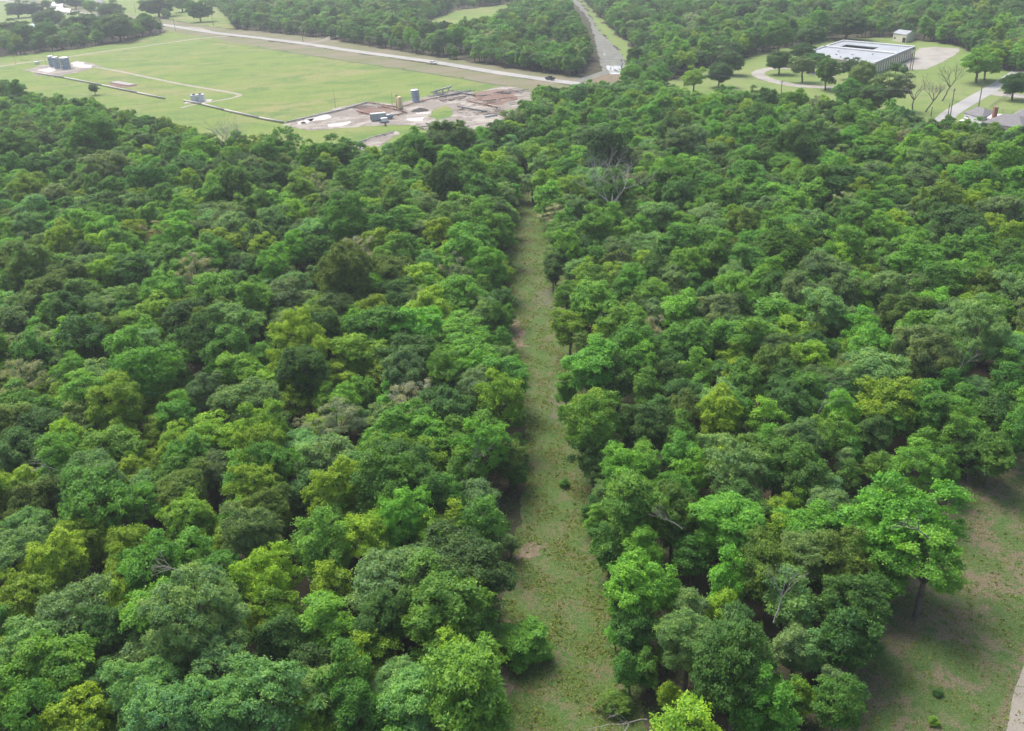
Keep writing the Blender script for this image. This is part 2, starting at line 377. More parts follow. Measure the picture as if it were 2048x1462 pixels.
LAWN = [(1330, 205), (1330, 165), (1395, 140), (1450, 130), (1500, 112), (1545, 98), (1600, 92), (1640, 84), (1690, 76), (1780, 74), (1850, 82), (1915, 92), (1950, 115), (2000, 140), (2100, 160), (2350, 200), (2350, 350), (2048, 318), (1900, 300), (1860, 290), (1800, 268), (1700, 242), (1600, 227), (1480, 214)]
LANEGRASS = [(-300, 150), (-160, 160), (0, 134), (150, 113), (300, 92), (430, 73), (345, 55), (325, 66), (250, 84), (150, 98), (60, 108), (0, 114), (-300, 130)]
NWYARD = [(-300, 96), (0, 94), (60, 88), (150, 78), (230, 62), (330, 50), (310, 48), (272, 45), (210, 30), (120, 6), (60, -16), (-300, -40)]
NWMEADOW = [(215, 22), (270, 38), (330, 36), (420, 56), (470, 60), (460, 40), (440, 20), (400, 0), (340, -12), (200, -20), (120, -16), (150, 8)]
MIDMEADOW = [(850, 46), (905, 22), (1000, 10), (1040, 0), (1040, 20), (990, 62), (920, 78), (850, 72)]
SIDE = [(590, 90), (650, 98), (665, 92), (660, 74), (640, 70), (610, 80)]
OPEN = [FIELD, VERGE, NORTHVERGE, STRIP, MEADOW, NETRACK, NEGRASS, NECLEAR, LAWN, NWYARD, NWMEADOW, MIDMEADOW, SIDE, LANEGRASS]
sheet('meadow', MEADOW, .02, G_MEADOW); sheet('grass_strip', STRIP, .02, G_STRIP, 1.3)
sheet('field', FIELD, .02, G_FIELD); sheet('verge', VERGE, .04, G_VERGE); sheet('roadside', NORTHVERGE, .03, G_VERGE)
sheet('track_grass', NEGRASS, .02, G_LAWN); sheet('dirt_track', NETRACK, .05, G_GREY, .35)
sheet('lawn', LAWN, .02, G_LAWN); sheet('yard', NWYARD, .02, G_LAWN); sheet('lane_grass', LANEGRASS, .015, G_FIELD); sheet('pasture', NWMEADOW, .03, G_FIELD); sheet('pasture', MIDMEADOW, .02, G_FIELD)
ROADLINE = [(-260, -22), (-60, -8), (20, 3), (75, 10), (150, 24), (272, 43), (330, 50), (425, 65), (512, 75), (600, 86), (700, 101), (860, 123), (1000, 146), (1165, 169), (1330, 190), (1500, 212), (1660, 236), (1880, 262), (2100, 292)]
sheet('roadside', [(x, y - 11) for x, y in ROADLINE] + [(x, y + 3) for x, y in reversed(ROADLINE)], .032, G_VERGE, .4)
ribbon('road', ROADLINE, 6.8, .08, G_ROAD, .15)
ribbon('street', [(1840, 268), (1885, 240), (1905, 224), (1950, 197), (2000, 168), (2060, 130), (2120, 100)], 6.0, .10, G_ROAD, .2)
ribbon('gravel_lane', [(455, 72), (432, 74), (390, 78), (300, 91), (200, 104), (150, 112), (100, 119), (0, 133), (-160, 160)], 4.2, .06, G_GRAVEL, .8)
ribbon('lane_spur', [(425, 66), (410, 60), (395, 56), (375, 54)], 4, .07, G_GRAVEL, .8)
ribbon('faint_track', [(150, 128), (190, 134), (240, 143), (350, 166), (430, 180), (470, 187), (479, 191), (460, 197), (420, 204), (390, 209), (360, 216)], 2.6, .05, G_GRAVEL, .9)
ribbon('dirt_road', [(2000, 1900), (2052, 1600), (2074, 1462), (2085, 1400), (2114, 1310), (2150, 1180), (2230, 1030), (2380, 860)], 4.8, .05, G_TRACK, .15)
ribbon('roadside_ditch', [(400, 79), (560, 102), (750, 131), (870, 149), (1000, 171), (1040, 178)], 1.1, .055, ground_mat("ditch_weeds", (.05, .08, .035), (.08, .11, .05)), 1.5)
ribbon('farm_drive', [(600, 86), (630, 84), (650, 80), (672, 70)], 7, .07, G_TRACK, .8)
sheet('soil_pad', [(50, 140), (75, 152), (105, 154), (150, 146), (190, 137), (205, 131), (150, 121), (140, 126), (80, 131)], .07, G_PAD)
sheet('gravel_patch', [(143, 126), (150, 123), (185, 131), (180, 136), (150, 134)], .09, G_PATCH)
sheet('gravel_patch', [(78, 139), (95, 134), (105, 140), (100, 145), (82, 143)], .09, G_PATCH)
sheet('well_pad', [(565, 250), (600, 238), (640, 226), (690, 212), (738, 205), (788, 208), (830, 198), (865, 190), (903, 181), (950, 184), (1004, 174), (1040, 174), (1060, 190), (1060, 240), (1010, 262), (960, 262), (905, 262), (860, 262), (830, 250), (768, 251), (717, 254), (623, 261)], .07, G_PAD)
sheet('rusty_patch', [(938, 190), (960, 183), (1005, 178), (1035, 182), (1030, 200), (1000, 212), (975, 206), (950, 200)], .09, G_REDPAD)
sheet('rusty_patch', [(715, 222), (740, 212), (775, 215), (790, 222), (760, 230), (725, 230)], .09, G_REDPAD)
sheet('rusty_patch', [(218, 166), (232, 161), (262, 166), (274, 172), (250, 176), (225, 172)], .07, G_REDPAD)
sheet('grass_patch', [(865, 220), (890, 212), (905, 222), (903, 234), (880, 240), (862, 232)], .10, G_FIELD)
for pl in ([(600, 236), (650, 229), (660, 236), (620, 244)], [(835, 224), (860, 224), (850, 229), (838, 228)], [(813, 238), (845, 236), (840, 242), (820, 243)], [(592, 246), (620, 238), (612, 246), (596, 250)], [(650, 250), (700, 244), (690, 250), (660, 254)]):
    sheet('pale_patch', pl, .10, G_PATCH)
sheet('bare_soil', [(700, 290), (745, 274), (790, 262), (800, 268), (770, 290), (720, 305)], .06, G_PAD)
sheet('bare_soil', [(836, 252), (860, 247), (908, 258), (905, 268), (870, 268)], .06, G_PAD)
sheet('bare_soil', [(1028, 1108), (1042, 1090), (1068, 1080), (1090, 1090), (1085, 1112), (1050, 1120)], .05, G_BROWN, 2)
sheet('bare_soil', [(985, 1360), (1000, 1240), (1015, 1240), (1020, 1300), (1012, 1400), (990, 1420)], .05, G_BROWN, 2)
sheet('bare_soil', [(1070, 585), (1100, 580), (1110, 600), (1095, 612), (1072, 606)], .05, G_DULL, 2)
sheet('bare_soil', [(1100, 770), (1120, 765), (1122, 800), (1118, 840), (1104, 838), (1106, 800)], .05, G_DULL, 2)
sheet('bare_soil', [(1016, 640), (1040, 650), (1048, 690), (1028, 690)], .05, G_BROWN, 2)
sheet('bare_soil', [(1004, 460), (1016, 465), (1018, 490), (1006, 488)], .05, G_BROWN, 2)
MP = None
for pl in ([(1213, 131), (1217, 132), (1223, 143), (1220, 144)], [(1219, 131), (1224, 132), (1232, 145), (1227, 145)], [(1227, 132), (1230, 132), (1240, 142), (1236, 143)], [(1233, 130), (1240, 134), (1241, 139), (1237, 137)], [(1216, 145), (1240, 146), (1240, 148), (1222, 149)], [(1190, 86), (1194, 90), (1191, 89)], [(1207, 106), (1212, 112), (1208, 112)]):
    MP = MP or mat("puddle_water", (.38, .39, .40), .12, var=.05, spec=.6); sheet("puddle", pl, .10, MP, .5)
sheet('bare_soil', [(1180, 158), (1215, 148), (1250, 150), (1248, 162), (1200, 168), (1175, 168)], .08, G_BROWN)
sheet('parking_lot', [(1795, 138), (1800, 130), (1826, 116), (1838, 96), (1870, 94), (1920, 97), (1918, 104), (1890, 122), (1850, 139), (1820, 140)], .07, G_CONC, .3)
ribbon('drive', [(1660, 155), (1600, 139), (1560, 136), (1528, 140), (1516, 147), (1524, 154), (1550, 163), (1600, 172), (1680, 176)], 6, .07, G_CONC, .2)
sheet('patio', [(1885, 244), (1925, 246), (1960, 252), (1960, 262), (1890, 258)], .07, G_CONC, .3)
sheet('driveway', [(1973, 188), (1985, 181), (2048, 190), (2100, 196), (2100, 202), (2040, 196), (1990, 191)], .07, G_CONC, .3)

# ------------------------------------------------------------------ trees: x, y of the crown in the photo, its width, its kind
TREES = """44,1103,130,B;170,1087,100,Y;238,1084,70,M;275,1103,110,Y;240,1152,90,Y;100,1130,60,L;55,1185,130,Y;145,1218,150,G;249,1210,80,Y;394,1232,215,B;383,1090,80,L;450,1087,60,Y;443,1125,100,M;309,1158,60,Y;208,1270,115,D;33,1272,75,M;115,1325,135,L;25,1314,65,Y;271,1305,65,M;232,1340,60,D;224,1366,50,O;25,1400,115,L;131,1400,105,M;183,1400,60,M;82,1442,110,M;300,1380,130,B;334,1430,150,B;448,1325,135,B;451,1408,140,B;355,1330,80,B;480,1190,70,M
536,1150,110,Y;655,1105,100,L;734,1075,110,Y;665,1170,90,Y;555,1214,80,Y;654,1236,110,L;775,1142,150,B;748,1190,90,B;885,1192,190,L;920,1115,190,D;775,1238,120,D;514,1250,60,Y;569,1274,90,D;962,1252,80,M;610,1324,90,D;676,1335,60,M;720,1307,60,O;907,1313,130,Y;541,1376,170,B;789,1349,110,B;625,1395,110,B;692,1376,110,M;830,1375,150,B;940,1395,170,L;624,1450,90,Y;720,1436,100,M;802,1436,120,L;978,1356,50,D
16,725,70,Y;63,680,90,G;71,720,70,M;101,697,50,L;128,725,60,G;172,684,100,D;191,747,100,B;120,755,60,G;290,747,130,L;353,700,60,L;416,690,90,D;38,810,75,M;88,782,45,Y;131,793,60,Y;82,842,100,D;41,895,110,D;82,908,80,D;202,793,50,G;235,815,110,Y;323,804,60,Y;364,793,60,Y;416,788,80,G;460,810,80,G;164,848,60,G;197,867,50,D;421,851,118,Y;137,897,80,Y;252,889,60,Y;312,873,60,Y;189,911,60,B;191,957,110,B;276,930,90,Y;377,916,90,M;427,925,90,G;454,900,60,Y;104,952,50,L;364,960,120,O;38,974,90,Y;49,1004,100,O;191,998,160,M;290,1004,100,L;375,1018,110,Y;484,974,80,M;49,1048,120,B;170,1055,60,L;476,1045,70,M;405,1050,60,Y;219,1045,50,Y
600,692,130,Y;612,748,100,D;522,755,60,L;585,788,70,Y;680,736,75,Y;760,738,70,Y;716,695,60,O;828,703,100,D;935,692,110,L;891,752,80,M;948,771,80,G;984,720,70,G;724,788,60,L;680,796,40,B;675,830,100,R;609,848,50,R;820,785,110,R;768,810,75,B;896,815,110,D;809,843,120,M;741,840,40,B;866,873,90,L;960,848,80,L;538,843,90,D;596,875,90,B;670,889,110,B;527,903,100,Y;546,935,100,M;710,938,90,B;800,935,120,D;965,889,110,L;773,976,120,M;675,990,100,Y;615,965,90,D;536,1023,100,O;670,1026,100,L;762,1045,80,Y;847,990,100,D;938,935,80,M;954,990,80,G;970,1030,60,G;905,1050,80,Y;905,1015,70,M;800,1012,60,M
1218,1092,70,M;1286,1098,80,L;1218,1122,40,M;1384,1103,80,M;1270,1177,120,L;1335,1185,70,L;1455,1166,80,L;1538,1078,90,Y;1538,1130,120,O;1382,1215,80,G;1447,1220,70,Y;1455,1281,180,D;1373,1275,120,G;1469,1349,150,D;1231,1267,40,L;1264,1245,90,D;1327,1303,35,L;1259,1340,60,M;1343,1392,45,Y;1379,1440,130,Y;1529,1377,50,L;1521,1420,110,L;1587,1289,75,B;1584,1395,60,M
1190,725,100,L;1264,689,100,M;1275,741,70,L;1332,717,65,D;1332,757,60,D;1132,777,45,L;1182,804,115,Y;1185,853,110,M;1186,900,80,D;1373,670,90,M;1390,747,60,L;1436,730,50,B;1466,711,60,Y;1505,689,75,L;1546,741,80,O;1477,752,60,Y;1316,821,60,D;1261,840,60,D;1291,785,60,M;1362,826,70,O;1417,815,60,B;1455,799,70,B;1535,840,72,L;1472,840,60,M;1278,908,90,L;1360,881,70,M;1360,919,70,M;1428,897,60,B;1428,935,60,Y;1200,944,55,D;1229,941,30,Y;1253,985,80,L;1205,985,45,G;1264,1026,110,L;1200,1042,50,L;1324,982,50,L;1387,1040,60,B;1362,1000,70,M;1494,917,80,O;1551,936,100,M;1483,990,110,D;1538,1028,75,Y;1423,1053,50,L;1185,1026,45,D
1622,722,90,Y;1630,760,80,G;1682,692,50,L;1728,670,70,L;1750,730,128,B;1564,758,80,D;1584,793,100,D;1586,837,60,D;1800,687,60,M;1863,725,100,G;1942,660,135,B;2024,695,60,Y;1953,760,70,B;2018,739,70,M;2021,771,70,M;1780,790,130,Y;1701,815,70,L;1775,826,90,L;1849,804,100,M;1865,837,80,M;1906,788,70,M;1939,815,50,M;1682,864,80,L;1701,908,50,M;1750,870,70,D;1909,851,50,Y;1947,853,50,M;1991,834,70,D;2040,830,60,M;1917,881,70,M;1986,889,90,M;2035,870,70,M;1945,908,60,D;1584,922,100,M;1690,925,50,B;1652,971,70,B;1696,958,50,M;1759,925,60,L;1830,933,100,L;1879,903,40,M;1890,941,60,M;1600,1010,80,Y;1562,1028,60,Y;1657,1015,70,D;1800,1040,190,L;1850,1110,150,L;1760,1110,110,L;1605,1110,110,G;1709,1197,130,D;1700,1268,110,D;1613,1294,80,B;1605,1396,60,Y;1672,1407,90,M
33,297,90,M;22,344,55,M;82,330,75,D;90,278,70,D;137,297,50,B;150,328,60,M;191,276,115,M;216,333,112,G;175,366,60,G;246,371,50,B;282,281,60,D;353,287,80,M;397,297,80,L;309,317,45,Y;369,333,100,D;301,360,90,M;68,382,80,Y;109,390,70,G;22,415,45,B;71,423,60,B;191,390,70,M;238,420,70,D;134,412,35,L;175,442,50,B;60,451,50,L;109,448,60,L;383,393,70,Y;424,404,80,G;465,377,80,M;451,336,50,D;131,492,70,Y;22,489,60,L;216,495,70,Y;90,489,50,B;353,475,70,L;397,464,60,G;462,451,80,B;386,503,60,Y;60,535,90,O;148,544,80,O;205,546,70,Y;263,530,90,M;16,585,50,M;66,574,60,D;109,609,80,L;16,618,50,L;260,600,60,M;315,612,90,Y;383,601,60,Y;427,585,100,L;451,609,80,M;470,652,108,B;320,650,50,G;260,640,60,M;27,656,40,Y;490,525,60,G
678,292,100,M;831,281,70,M;897,281,100,G;828,303,90,L;552,350,85,D;629,317,70,L;519,319,30,L;620,363,50,Y;670,369,60,G;659,336,50,Y;754,328,70,M;719,363,50,L;798,341,60,L;973,281,40,D;538,401,75,L;522,423,60,M;601,418,50,L;670,399,60,B;689,448,110,M;746,429,60,M;795,410,60,M;828,404,50,B;894,371,80,D;938,344,80,M;960,382,80,M;927,418,80,M;908,448,90,B;856,451,80,G;779,459,80,M;637,494,70,M;590,508,60,L;713,500,80,R;691,560,120,O;806,503,80,M;847,549,80,Y;793,574,70,D;735,568,50,M;563,585,90,G;519,541,60,D;924,508,90,L;976,497,45,Y;872,514,40,L;910,541,60,R;921,577,90,L;970,587,60,D;905,612,70,L;836,618,50,G;563,626,50,L;724,615,50,B;760,650,120,M;927,650,110,L;987,418,80,D;970,535,70,L;995,600,55,D;982,325,50,L;990,368,50,M;1000,541,55,Y;990,642,55,M;1000,690,50,M
1064,352,50,B;1113,333,45,D;1124,363,50,L;1097,390,60,L;1173,409,50,B;1105,418,50,M;1228,384,90,M;1277,344,50,L;1337,363,90,L;1223,431,50,M;1130,453,80,M;1310,478,90,B;1365,470,60,L;1296,519,60,Y;1138,502,60,L;1110,519,50,G;1190,511,60,M;1236,502,60,G;1135,582,60,L;1201,574,50,L;1236,595,50,M;1269,552,60,M;1140,647,70,Y;1171,615,40,M;1228,615,50,Y;1105,543,40,D;1256,437,50,D;1212,309,92,D;1157,298,60,L;1116,289,40,Y;1182,270,80,G;1302,314,65,G;1346,278,80,D;1360,291,80,G;1374,311,50,M;1401,317,50,L;1436,300,50,G;1497,300,80,L;1453,328,40,D;1521,322,60,D;1565,308,50,L;1341,358,100,M;1327,390,50,L;1483,333,30,L;1488,355,40,L;1423,371,70,M;1464,390,60,L;1549,363,80,D;1409,431,80,B;1483,429,50,G;1363,478,60,L;1565,448,60,L;1466,505,50,O;1560,503,100,M;1467,552,70,B;1423,525,70,M;1538,566,60,L;1395,560,60,M;1464,590,80,L;1363,620,80,L;1414,604,60,D;1497,612,50,M;1560,604,90,B;1332,640,50,D;1264,645,60,L
1761,281,80,L;1794,298,50,D;1849,325,80,B;1759,325,70,G;1805,328,30,L;1912,328,80,O;1953,303,60,G;1923,288,76,D;2024,290,70,D;2007,333,90,L;1685,358,100,D;1638,352,60,D;1584,393,50,M;1589,303,90,D;1794,366,60,L;1838,371,60,G;1931,363,60,L;2018,363,40,L;1630,426,35,M;1668,423,32,L;1767,423,45,L;1717,448,80,M;1581,448,70,L;1649,464,60,L;1871,407,80,O;1914,451,100,D;1999,423,90,G;1772,467,45,M;1816,462,50,L;1860,478,50,D;2024,481,70,Y;1977,478,60,D;1573,497,55,L;1578,541,55,M;1816,508,65,L;1772,522,50,M;1898,519,40,Y;1964,516,55,L;1676,538,70,G;1726,546,50,Y;1890,557,100,M;2024,535,80,D;1619,527,40,D;1644,577,60,L;1592,593,90,G;1693,590,40,B;1764,582,85,B;1808,615,90,O;1857,615,45,L;1830,571,60,G;2024,590,80,G;2013,626,60,L;1644,618,100,B;1657,653,50,L"""
# single trees out on the open ground: x, y of the foot, crown width, kind, words
LONE = [(1557, 149, 46, 'D', 'round dark oak inside the loop of the pale drive'), (1556, 106, 60, 'M', 'tall green tree on the lawn in front of the far wood left of the warehouse'),
 (1621, 97, 58, 'D', 'broad dark oak behind the back left corner of the warehouse roof'), (1692, 80, 84, 'D', 'widest dark oak behind the warehouse'),
 (1606, 132, 46, 'D', 'dark oak at the front left corner of the warehouse'), (1628, 146, 42, 'D', 'dark oak in front of the warehouse, second from its left corner'),
 (1604, 165, 44, 'G', 'grey-green loose tree beside the near end of the pale drive'), (1650, 180, 50, 'M', 'dense mid green tree in front of the middle of the warehouse'),
 (1697, 158, 40, 'D', 'small dark oak close to the warehouse front wall'), (1722, 190, 55, 'G', 'pale grey-green tree standing right before the warehouse front corner'),
 (1790, 150, 20, 'D', 'small dark round tree by the warehouse side wall, left of its pair'), (1806, 154, 18, 'D', 'small dark round tree by the warehouse side wall, right of its pair'),
 (1775, 222, 78, 'G', 'big grey-green oak left of the bare lawn trees'), (1735, 232, 70, 'D', 'dark oak with dark trunk at the lawn edge below the warehouse'),
 (1695, 228, 58, 'M', 'mid green tree at the lawn edge left of the dark trunked oak'), (1952, 166, 70, 'L', 'light green tree on several trunks by the narrow street'),
 (1968, 160, 50, 'Y', 'yellowish tree right behind the many trunked tree by the street'), (2024, 200, 52, 'D', 'dark oak on bare trunk inside the fenced yard'),
 (1318, 185, 48, 'M', 'leafy green tree left of the lawn below the far wood'), (1386, 190, 42, 'Y', 'thin pale yellow-green tree on the left end of the lawn'),
 (1368, 150, 32, 'Y', 'small pale yellowish tree at the foot of the far wood by the lawn'), (1438, 175, 52, 'D', 'dark drooping oak on the left part of the lawn'),
 (1462, 150, 48, 'D', 'dark grey oak where the far wood reaches the lawn'), (1276, 165, 34, 'M', 'tree beside the crossing of the dirt track'), (1262, 190, 46, 'L', 'bright green tree right of the end of the dirt track'),
 (1300, 200, 50, 'M', 'green tree under the power line right of the dirt track'),
 (191, 190, 18, 'D', 'small dark lone shrub tree in the field near the rusty patch'),
 (29, 84, 60, 'D', 'large dark oak left of the blue roof'), (37, 36, 45, 'D', 'dark oak by the road in the upper left corner'), (101, 60, 60, 'D', 'large dark oak right of the blue roof'),
 (94, 20, 22, 'D', 'small dark tree beyond the oak by the far houses'), (66, 34, 40, 'D', 'dark oak between the far road and the blue roof'), (124, 14, 26, 'D', 'small tree behind the far pale roof'),
 (152, 18, 35, 'D', 'dark tree behind the far sheds'), (183, 30, 26, 'Y', 'pale yellowish tree near the far sheds'), (176, 78, 80, 'D', 'widest dark oak in the row along the gravel lane'),
 (224, 42, 55, 'D', 'dark flat topped oak above the pale bushy tree'), (242, 84, 64, 'G', 'pale bushy tree at the right end of the row along the lane'), (256, 56, 26, 'D', 'small dark tree by the road bend'),
 (300, 70, 40, 'M', 'green tree at the right end of the row near the road'), (103, 92, 50, 'M', 'green tree below the pale roofed shed by the lane'), (56, 98, 50, 'M', 'green tree at the lane left of the shed'),
 (158, 88, 36, 'M', 'low green tree in the row along the gravel lane'), (205, 86, 40, 'M', 'green tree in the row left of the pale bushy tree'), (90, 72, 28, 'D', 'dark small tree between the blue roof and the shed'), (8, 98, 26, 'Y', 'yellow-green tree on the left edge above the lane'),
 (318, 34, 68, 'D', 'big dark oak beyond the road at its bend'), (402, 44, 46, 'M', 'tall green tree on bare ground beyond the road'), (365, 24, 40, 'L', 'light green tree behind the big dark oak at the bend')]
rt = random.Random(77)
recs = []       # x, y, r, cls, hand
def crown_world(px, py, w):
    r = 4.0
    for _ in range(4):
        h = hc(r); r = w / 2 * depth(px, py, h) / F_PX
    p = P(px, py, hc(r)); return p[0], p[1], r
for ln in TREES.strip().split('\n'):
    for e in ln.split(';'):
        a = e.split(','); x, y, r = crown_world(float(a[0]), float(a[1]) + .11 * float(a[2]), float(a[2]) * 1.0)
        recs.append([x, y, r, a[3], True])
ROADOPEN = [(x, y - (13 if x < 450 else 9)) for x, y in ROADLINE] + [(x, y + 14) for x, y in reversed(ROADLINE)]
OPEN.append(ROADOPEN)
def in_poly(px, py, poly):
    inside = np.zeros(px.shape, bool); n = len(poly); j = n - 1
    for i in range(n):
        xi, yi = poly[i]; xj, yj = poly[j]
        c = ((yi > py) != (yj > py)) & (px < (xj - xi) * (py - yi) / (yj - yi + 1e-12) + xi); inside ^= c; j = i
    return inside
def is_open(x, y):
    px, py, _ = PX(x, y, np.zeros_like(x)); o = np.zeros(px.shape, bool)
    for p in OPEN: o |= in_poly(px, py, p)
    return o
# remaining woodland: dart throwing between the trees listed above
rg = np.random.default_rng(3)
NC = 90000
zz = np.where(rg.random(NC) < .55, np.sqrt(rg.uniform(60 ** 2, 520 ** 2, NC)), np.sqrt(rg.uniform(500 ** 2, 2100 ** 2, NC)))
xx = rg.uniform(-.66, .66, NC) * (zz + 40)
px, py, dz = PX(xx, zz, np.zeros(NC))
ok = (px > -260) & (px < 2310) & (py > -45) & (py < 1720) & ~is_open(xx, zz)
hx, hy, _ = PX(xx, zz, np.full(NC, 12.0)); ok &= hy > -30 
cand = [(float(a), float(b)) for a, b in zip(xx[ok], zz[ok])]
grid = {}; CS = 8.0
def gput(x, y, r): grid.setdefault((int(x // CS), int(y // CS)), []).append((x, y, r))
for t in recs: gput(t[0], t[1], t[2])
def clear(x, y, r, hand_f):
    i, j = int(x // CS), int(y // CS)
    for a in (-2, -1, 0, 1, 2):
        for b in (-2, -1, 0, 1, 2):
            for qx, qy, qr in grid.get((i + a, j + b), ()):
                if (qx - x) ** 2 + (qy - y) ** 2 < (hand_f * (qr + r)) ** 2: return False
    return True
def region_cls(x, y):
    qx, qy, _ = PX(x, y, 8.0); u = rt.random()
    yel = .22 if (qx < 900 and qy > 600) else (.10 if qy > 300 else .07)
    tab = [('Y', yel), ('L', .24), ('B', .12), ('G', .13), ('O', .07), ('D', .12), ('R', .015)]
    for c, w in tab:
        if u < w: return c
        u -= w
    return 'M'
def overhang(x, y, r):
    if 190 < y < 330: return False
    a = np.array([x + r, x - r, x, x]); b = np.array([y, y, y + r, y - r]); return bool(is_open(a, b).any())
for x, y in cand:
    far = y > 520
    r = rt.uniform(3.6, 5.6) if far else rt.choice((rt.uniform(3.0, 4.6), rt.uniform(2.2, 3.4)))
    if clear(x, y, r, .68 if far else .62) and not overhang(x, y, r * .75):
        recs.append([x, y, r, region_cls(x, y), False]); gput(x, y, r)
# small understorey trees along the edges of the strip, where low growth spills over the grass
def edge_growth(n, x0, x1, y0, y1, rmin, rmax, off, f):
    X = np.array([rt.uniform(x0, x1) for _ in range(n)]); Y = np.array([math.sqrt(rt.uniform(y0 * y0, y1 * y1)) for _ in range(n)])
    if y0 > 150: X = X * Y / y1 * 1.0
    near = np.zeros(n, bool)
    for dx, dy in ((off, 0), (-off, 0), (0, off), (0, -off)): near |= is_open(X + dx, Y + dy)
    near &= ~is_open(X, Y)
    for x, y in zip(X[near], Y[near]):
        r = rt.uniform(rmin, rmax)
        if clear(x, y, r, f): recs.append([float(x), float(y), r, rt.choice('MMDLG'), False]); gput(x, y, r)
edge_growth(2600, -22, 42, 60, 330, .8, 1.7, 2.2, .45)
edge_growth(75000, -760, 760, 200, 1250, 1.9, 3.2, 4.0, .30)
# nothing taller than the skyline of crowns the photo shows along the field, the road, the lawn and the houses
SKY = [(-400, 130), (-50, 130), (40, 138), (100, 176), (200, 194), (240, 192), (330, 210), (365, 220), (385, 248), (420, 262), (620, 264), (655, 268), (700, 282), (735, 305), (790, 275), (815, 258), (860, 250), (905, 225), (945, 222), (1000, 235), (1015, 205), (1040, 180), (1100, 178), (1170, 164), (1250, 160), (1330, 168), (1400, 190), (1500, 170), (1560, 175), (1650, 195), (1780, 215), (1860, 240), (1900, 246), (2060, 252), (2500, 262)]
sx_ = [a for a, b in SKY]; sy_ = [b for a, b in SKY]; new = []
for q in recs:
    x, y, r, c, hand = q; h = hc(r) + r; bx, by, _ = PX(x, y, 0.0); tx, ty, _ = PX(x, y, h); lim = float(np.interp(float(tx), sx_, sy_)); f = 1.0
    if by > lim + 14 and ty < lim: f = float((by - lim) / (by - ty))
    if f < .62: continue
    if not (by > lim) and by > lim - 12: continue
    q.append(f); new.append(q)
recs = new
info = []
for x, y, r, c, hand, f in recs:
    qx, qy, qz = PX(x, y, hc(r)); info.append((float(qx), float(qy), float(2 * r * F_PX / qz)))
def vis(k):
    qx, qy, w = info[k]; return (-w * .4 < qx < 2048 + w * .4) and (-10 < qy < 1462 + w * .35)
order = sorted([k for k in range(len(recs)) if vis(k) and recs[k][2] > 1.95], key=lambda k: -info[k][2])
IND = set(order[:300])
# ---- unique labels: colour, size, which part of the wood, and the rank there
BANDS = [(1330, 'at the bottom edge'), (1200, 'second row up'), (1080, 'third row up'), (960, 'fourth row up'), (850, 'fifth row up'), (740, 'middle of the wood'), (-99, 'rear of the wood')]
STRIPX = lambda y: 1075 + (y - 400) * .05
groups = {}
for k in IND:
    qx, qy, w = info[k]; side = 'left' if qx < STRIPX(qy) else 'right'
    band = next(b for lim, b in BANDS if qy >= lim); groups.setdefault((side, band, recs[k][3]), []).append(k)
ORD = ['', 'second ', 'third ', 'fourth ', 'fifth ', 'sixth ', 'seventh ', 'eighth ', 'ninth ', 'tenth ', 'eleventh ', 'twelfth ', '13th ', '14th ', '15th ', '16th ', '17th ', '18th ', '19th ', '20th ', '21st ', '22nd ']
LBL = {}
for (side, band, c), ks in groups.items():
    ks.sort(key=lambda k: info[k][0])
    for i, k in enumerate(ks):
        if len(ks) == 1: s = f"only {TNAME[c]} tree"
        elif i == 0: s = f"leftmost {TNAME[c]} tree"
        elif i == len(ks) - 1: s = f"rightmost {TNAME[c]} tree"
        else: s = f"{ORD[i]}{TNAME[c]} tree from the left"
        LBL[k] = f"{s} {band}, {side} of the grass strip"
def tint_of(c, rnd, s=.13):
    b = TINT[c]; l = rnd.uniform(1 - s * 1.5, 1 + s * 1.5)
    return [b[0] * l * rnd.uniform(1 - s, 1 + s), b[1] * l * rnd.uniform(1 - s * .3, 1 + s * .3), b[2] * l * rnd.uniform(1 - s, 1 + s)]
used = set()
def plant(name, x, y, r, cls, label, group, hs=1.0, zr=None, cat='tree'):
    i = choose_proto(cls, r, rt); p = PROTO[i]; s = r / p['R']
    t = empty(name, (x, y, 0), zr if zr is not None else rt.uniform(0, 2 * PI)); cz = (hc(r))
    a = rt.uniform(.86, 1.16); t.scale = (s * a, s / a, cz / p['cz'] * hs if r > 1.95 else s * 1.1)
    tag(t, label, cat, group)
    c = bpy.data.objects.new("crown", p['crown']); c.parent = t; COL.objects.link(c); c['tint'] = tint_of(cls, rt)
    k = bpy.data.objects.new("trunk", p['trunk']); k.parent = t; COL.objects.link(k)
    if i not in used: p['co'] = c; p['to'] = k; used.add(i)
    return t
for k in order:
    if k not in IND: continue
    x, y, r, c, hand, hf = recs[k]
    plant('tree', x, y, r, c, LBL[k], 'trees of the near wood on both sides of the grass strip', hs=rt.uniform(.86, 1.2) if hf > .99 else hf * .95)
LONEXY = []
for fx, fy, w, c, words in LONE:
    x, y, _ = P(fx, fy); r = w / 2 * depth(fx, fy) / F_PX * 1.06
    t = plant('oak_tree' if c == 'D' else 'field_tree', x, y, r, c, words, 'single trees on the open ground', hs=.72 if c == 'D' else .92, cat='tree')
    LONEXY.append((x, y, r))
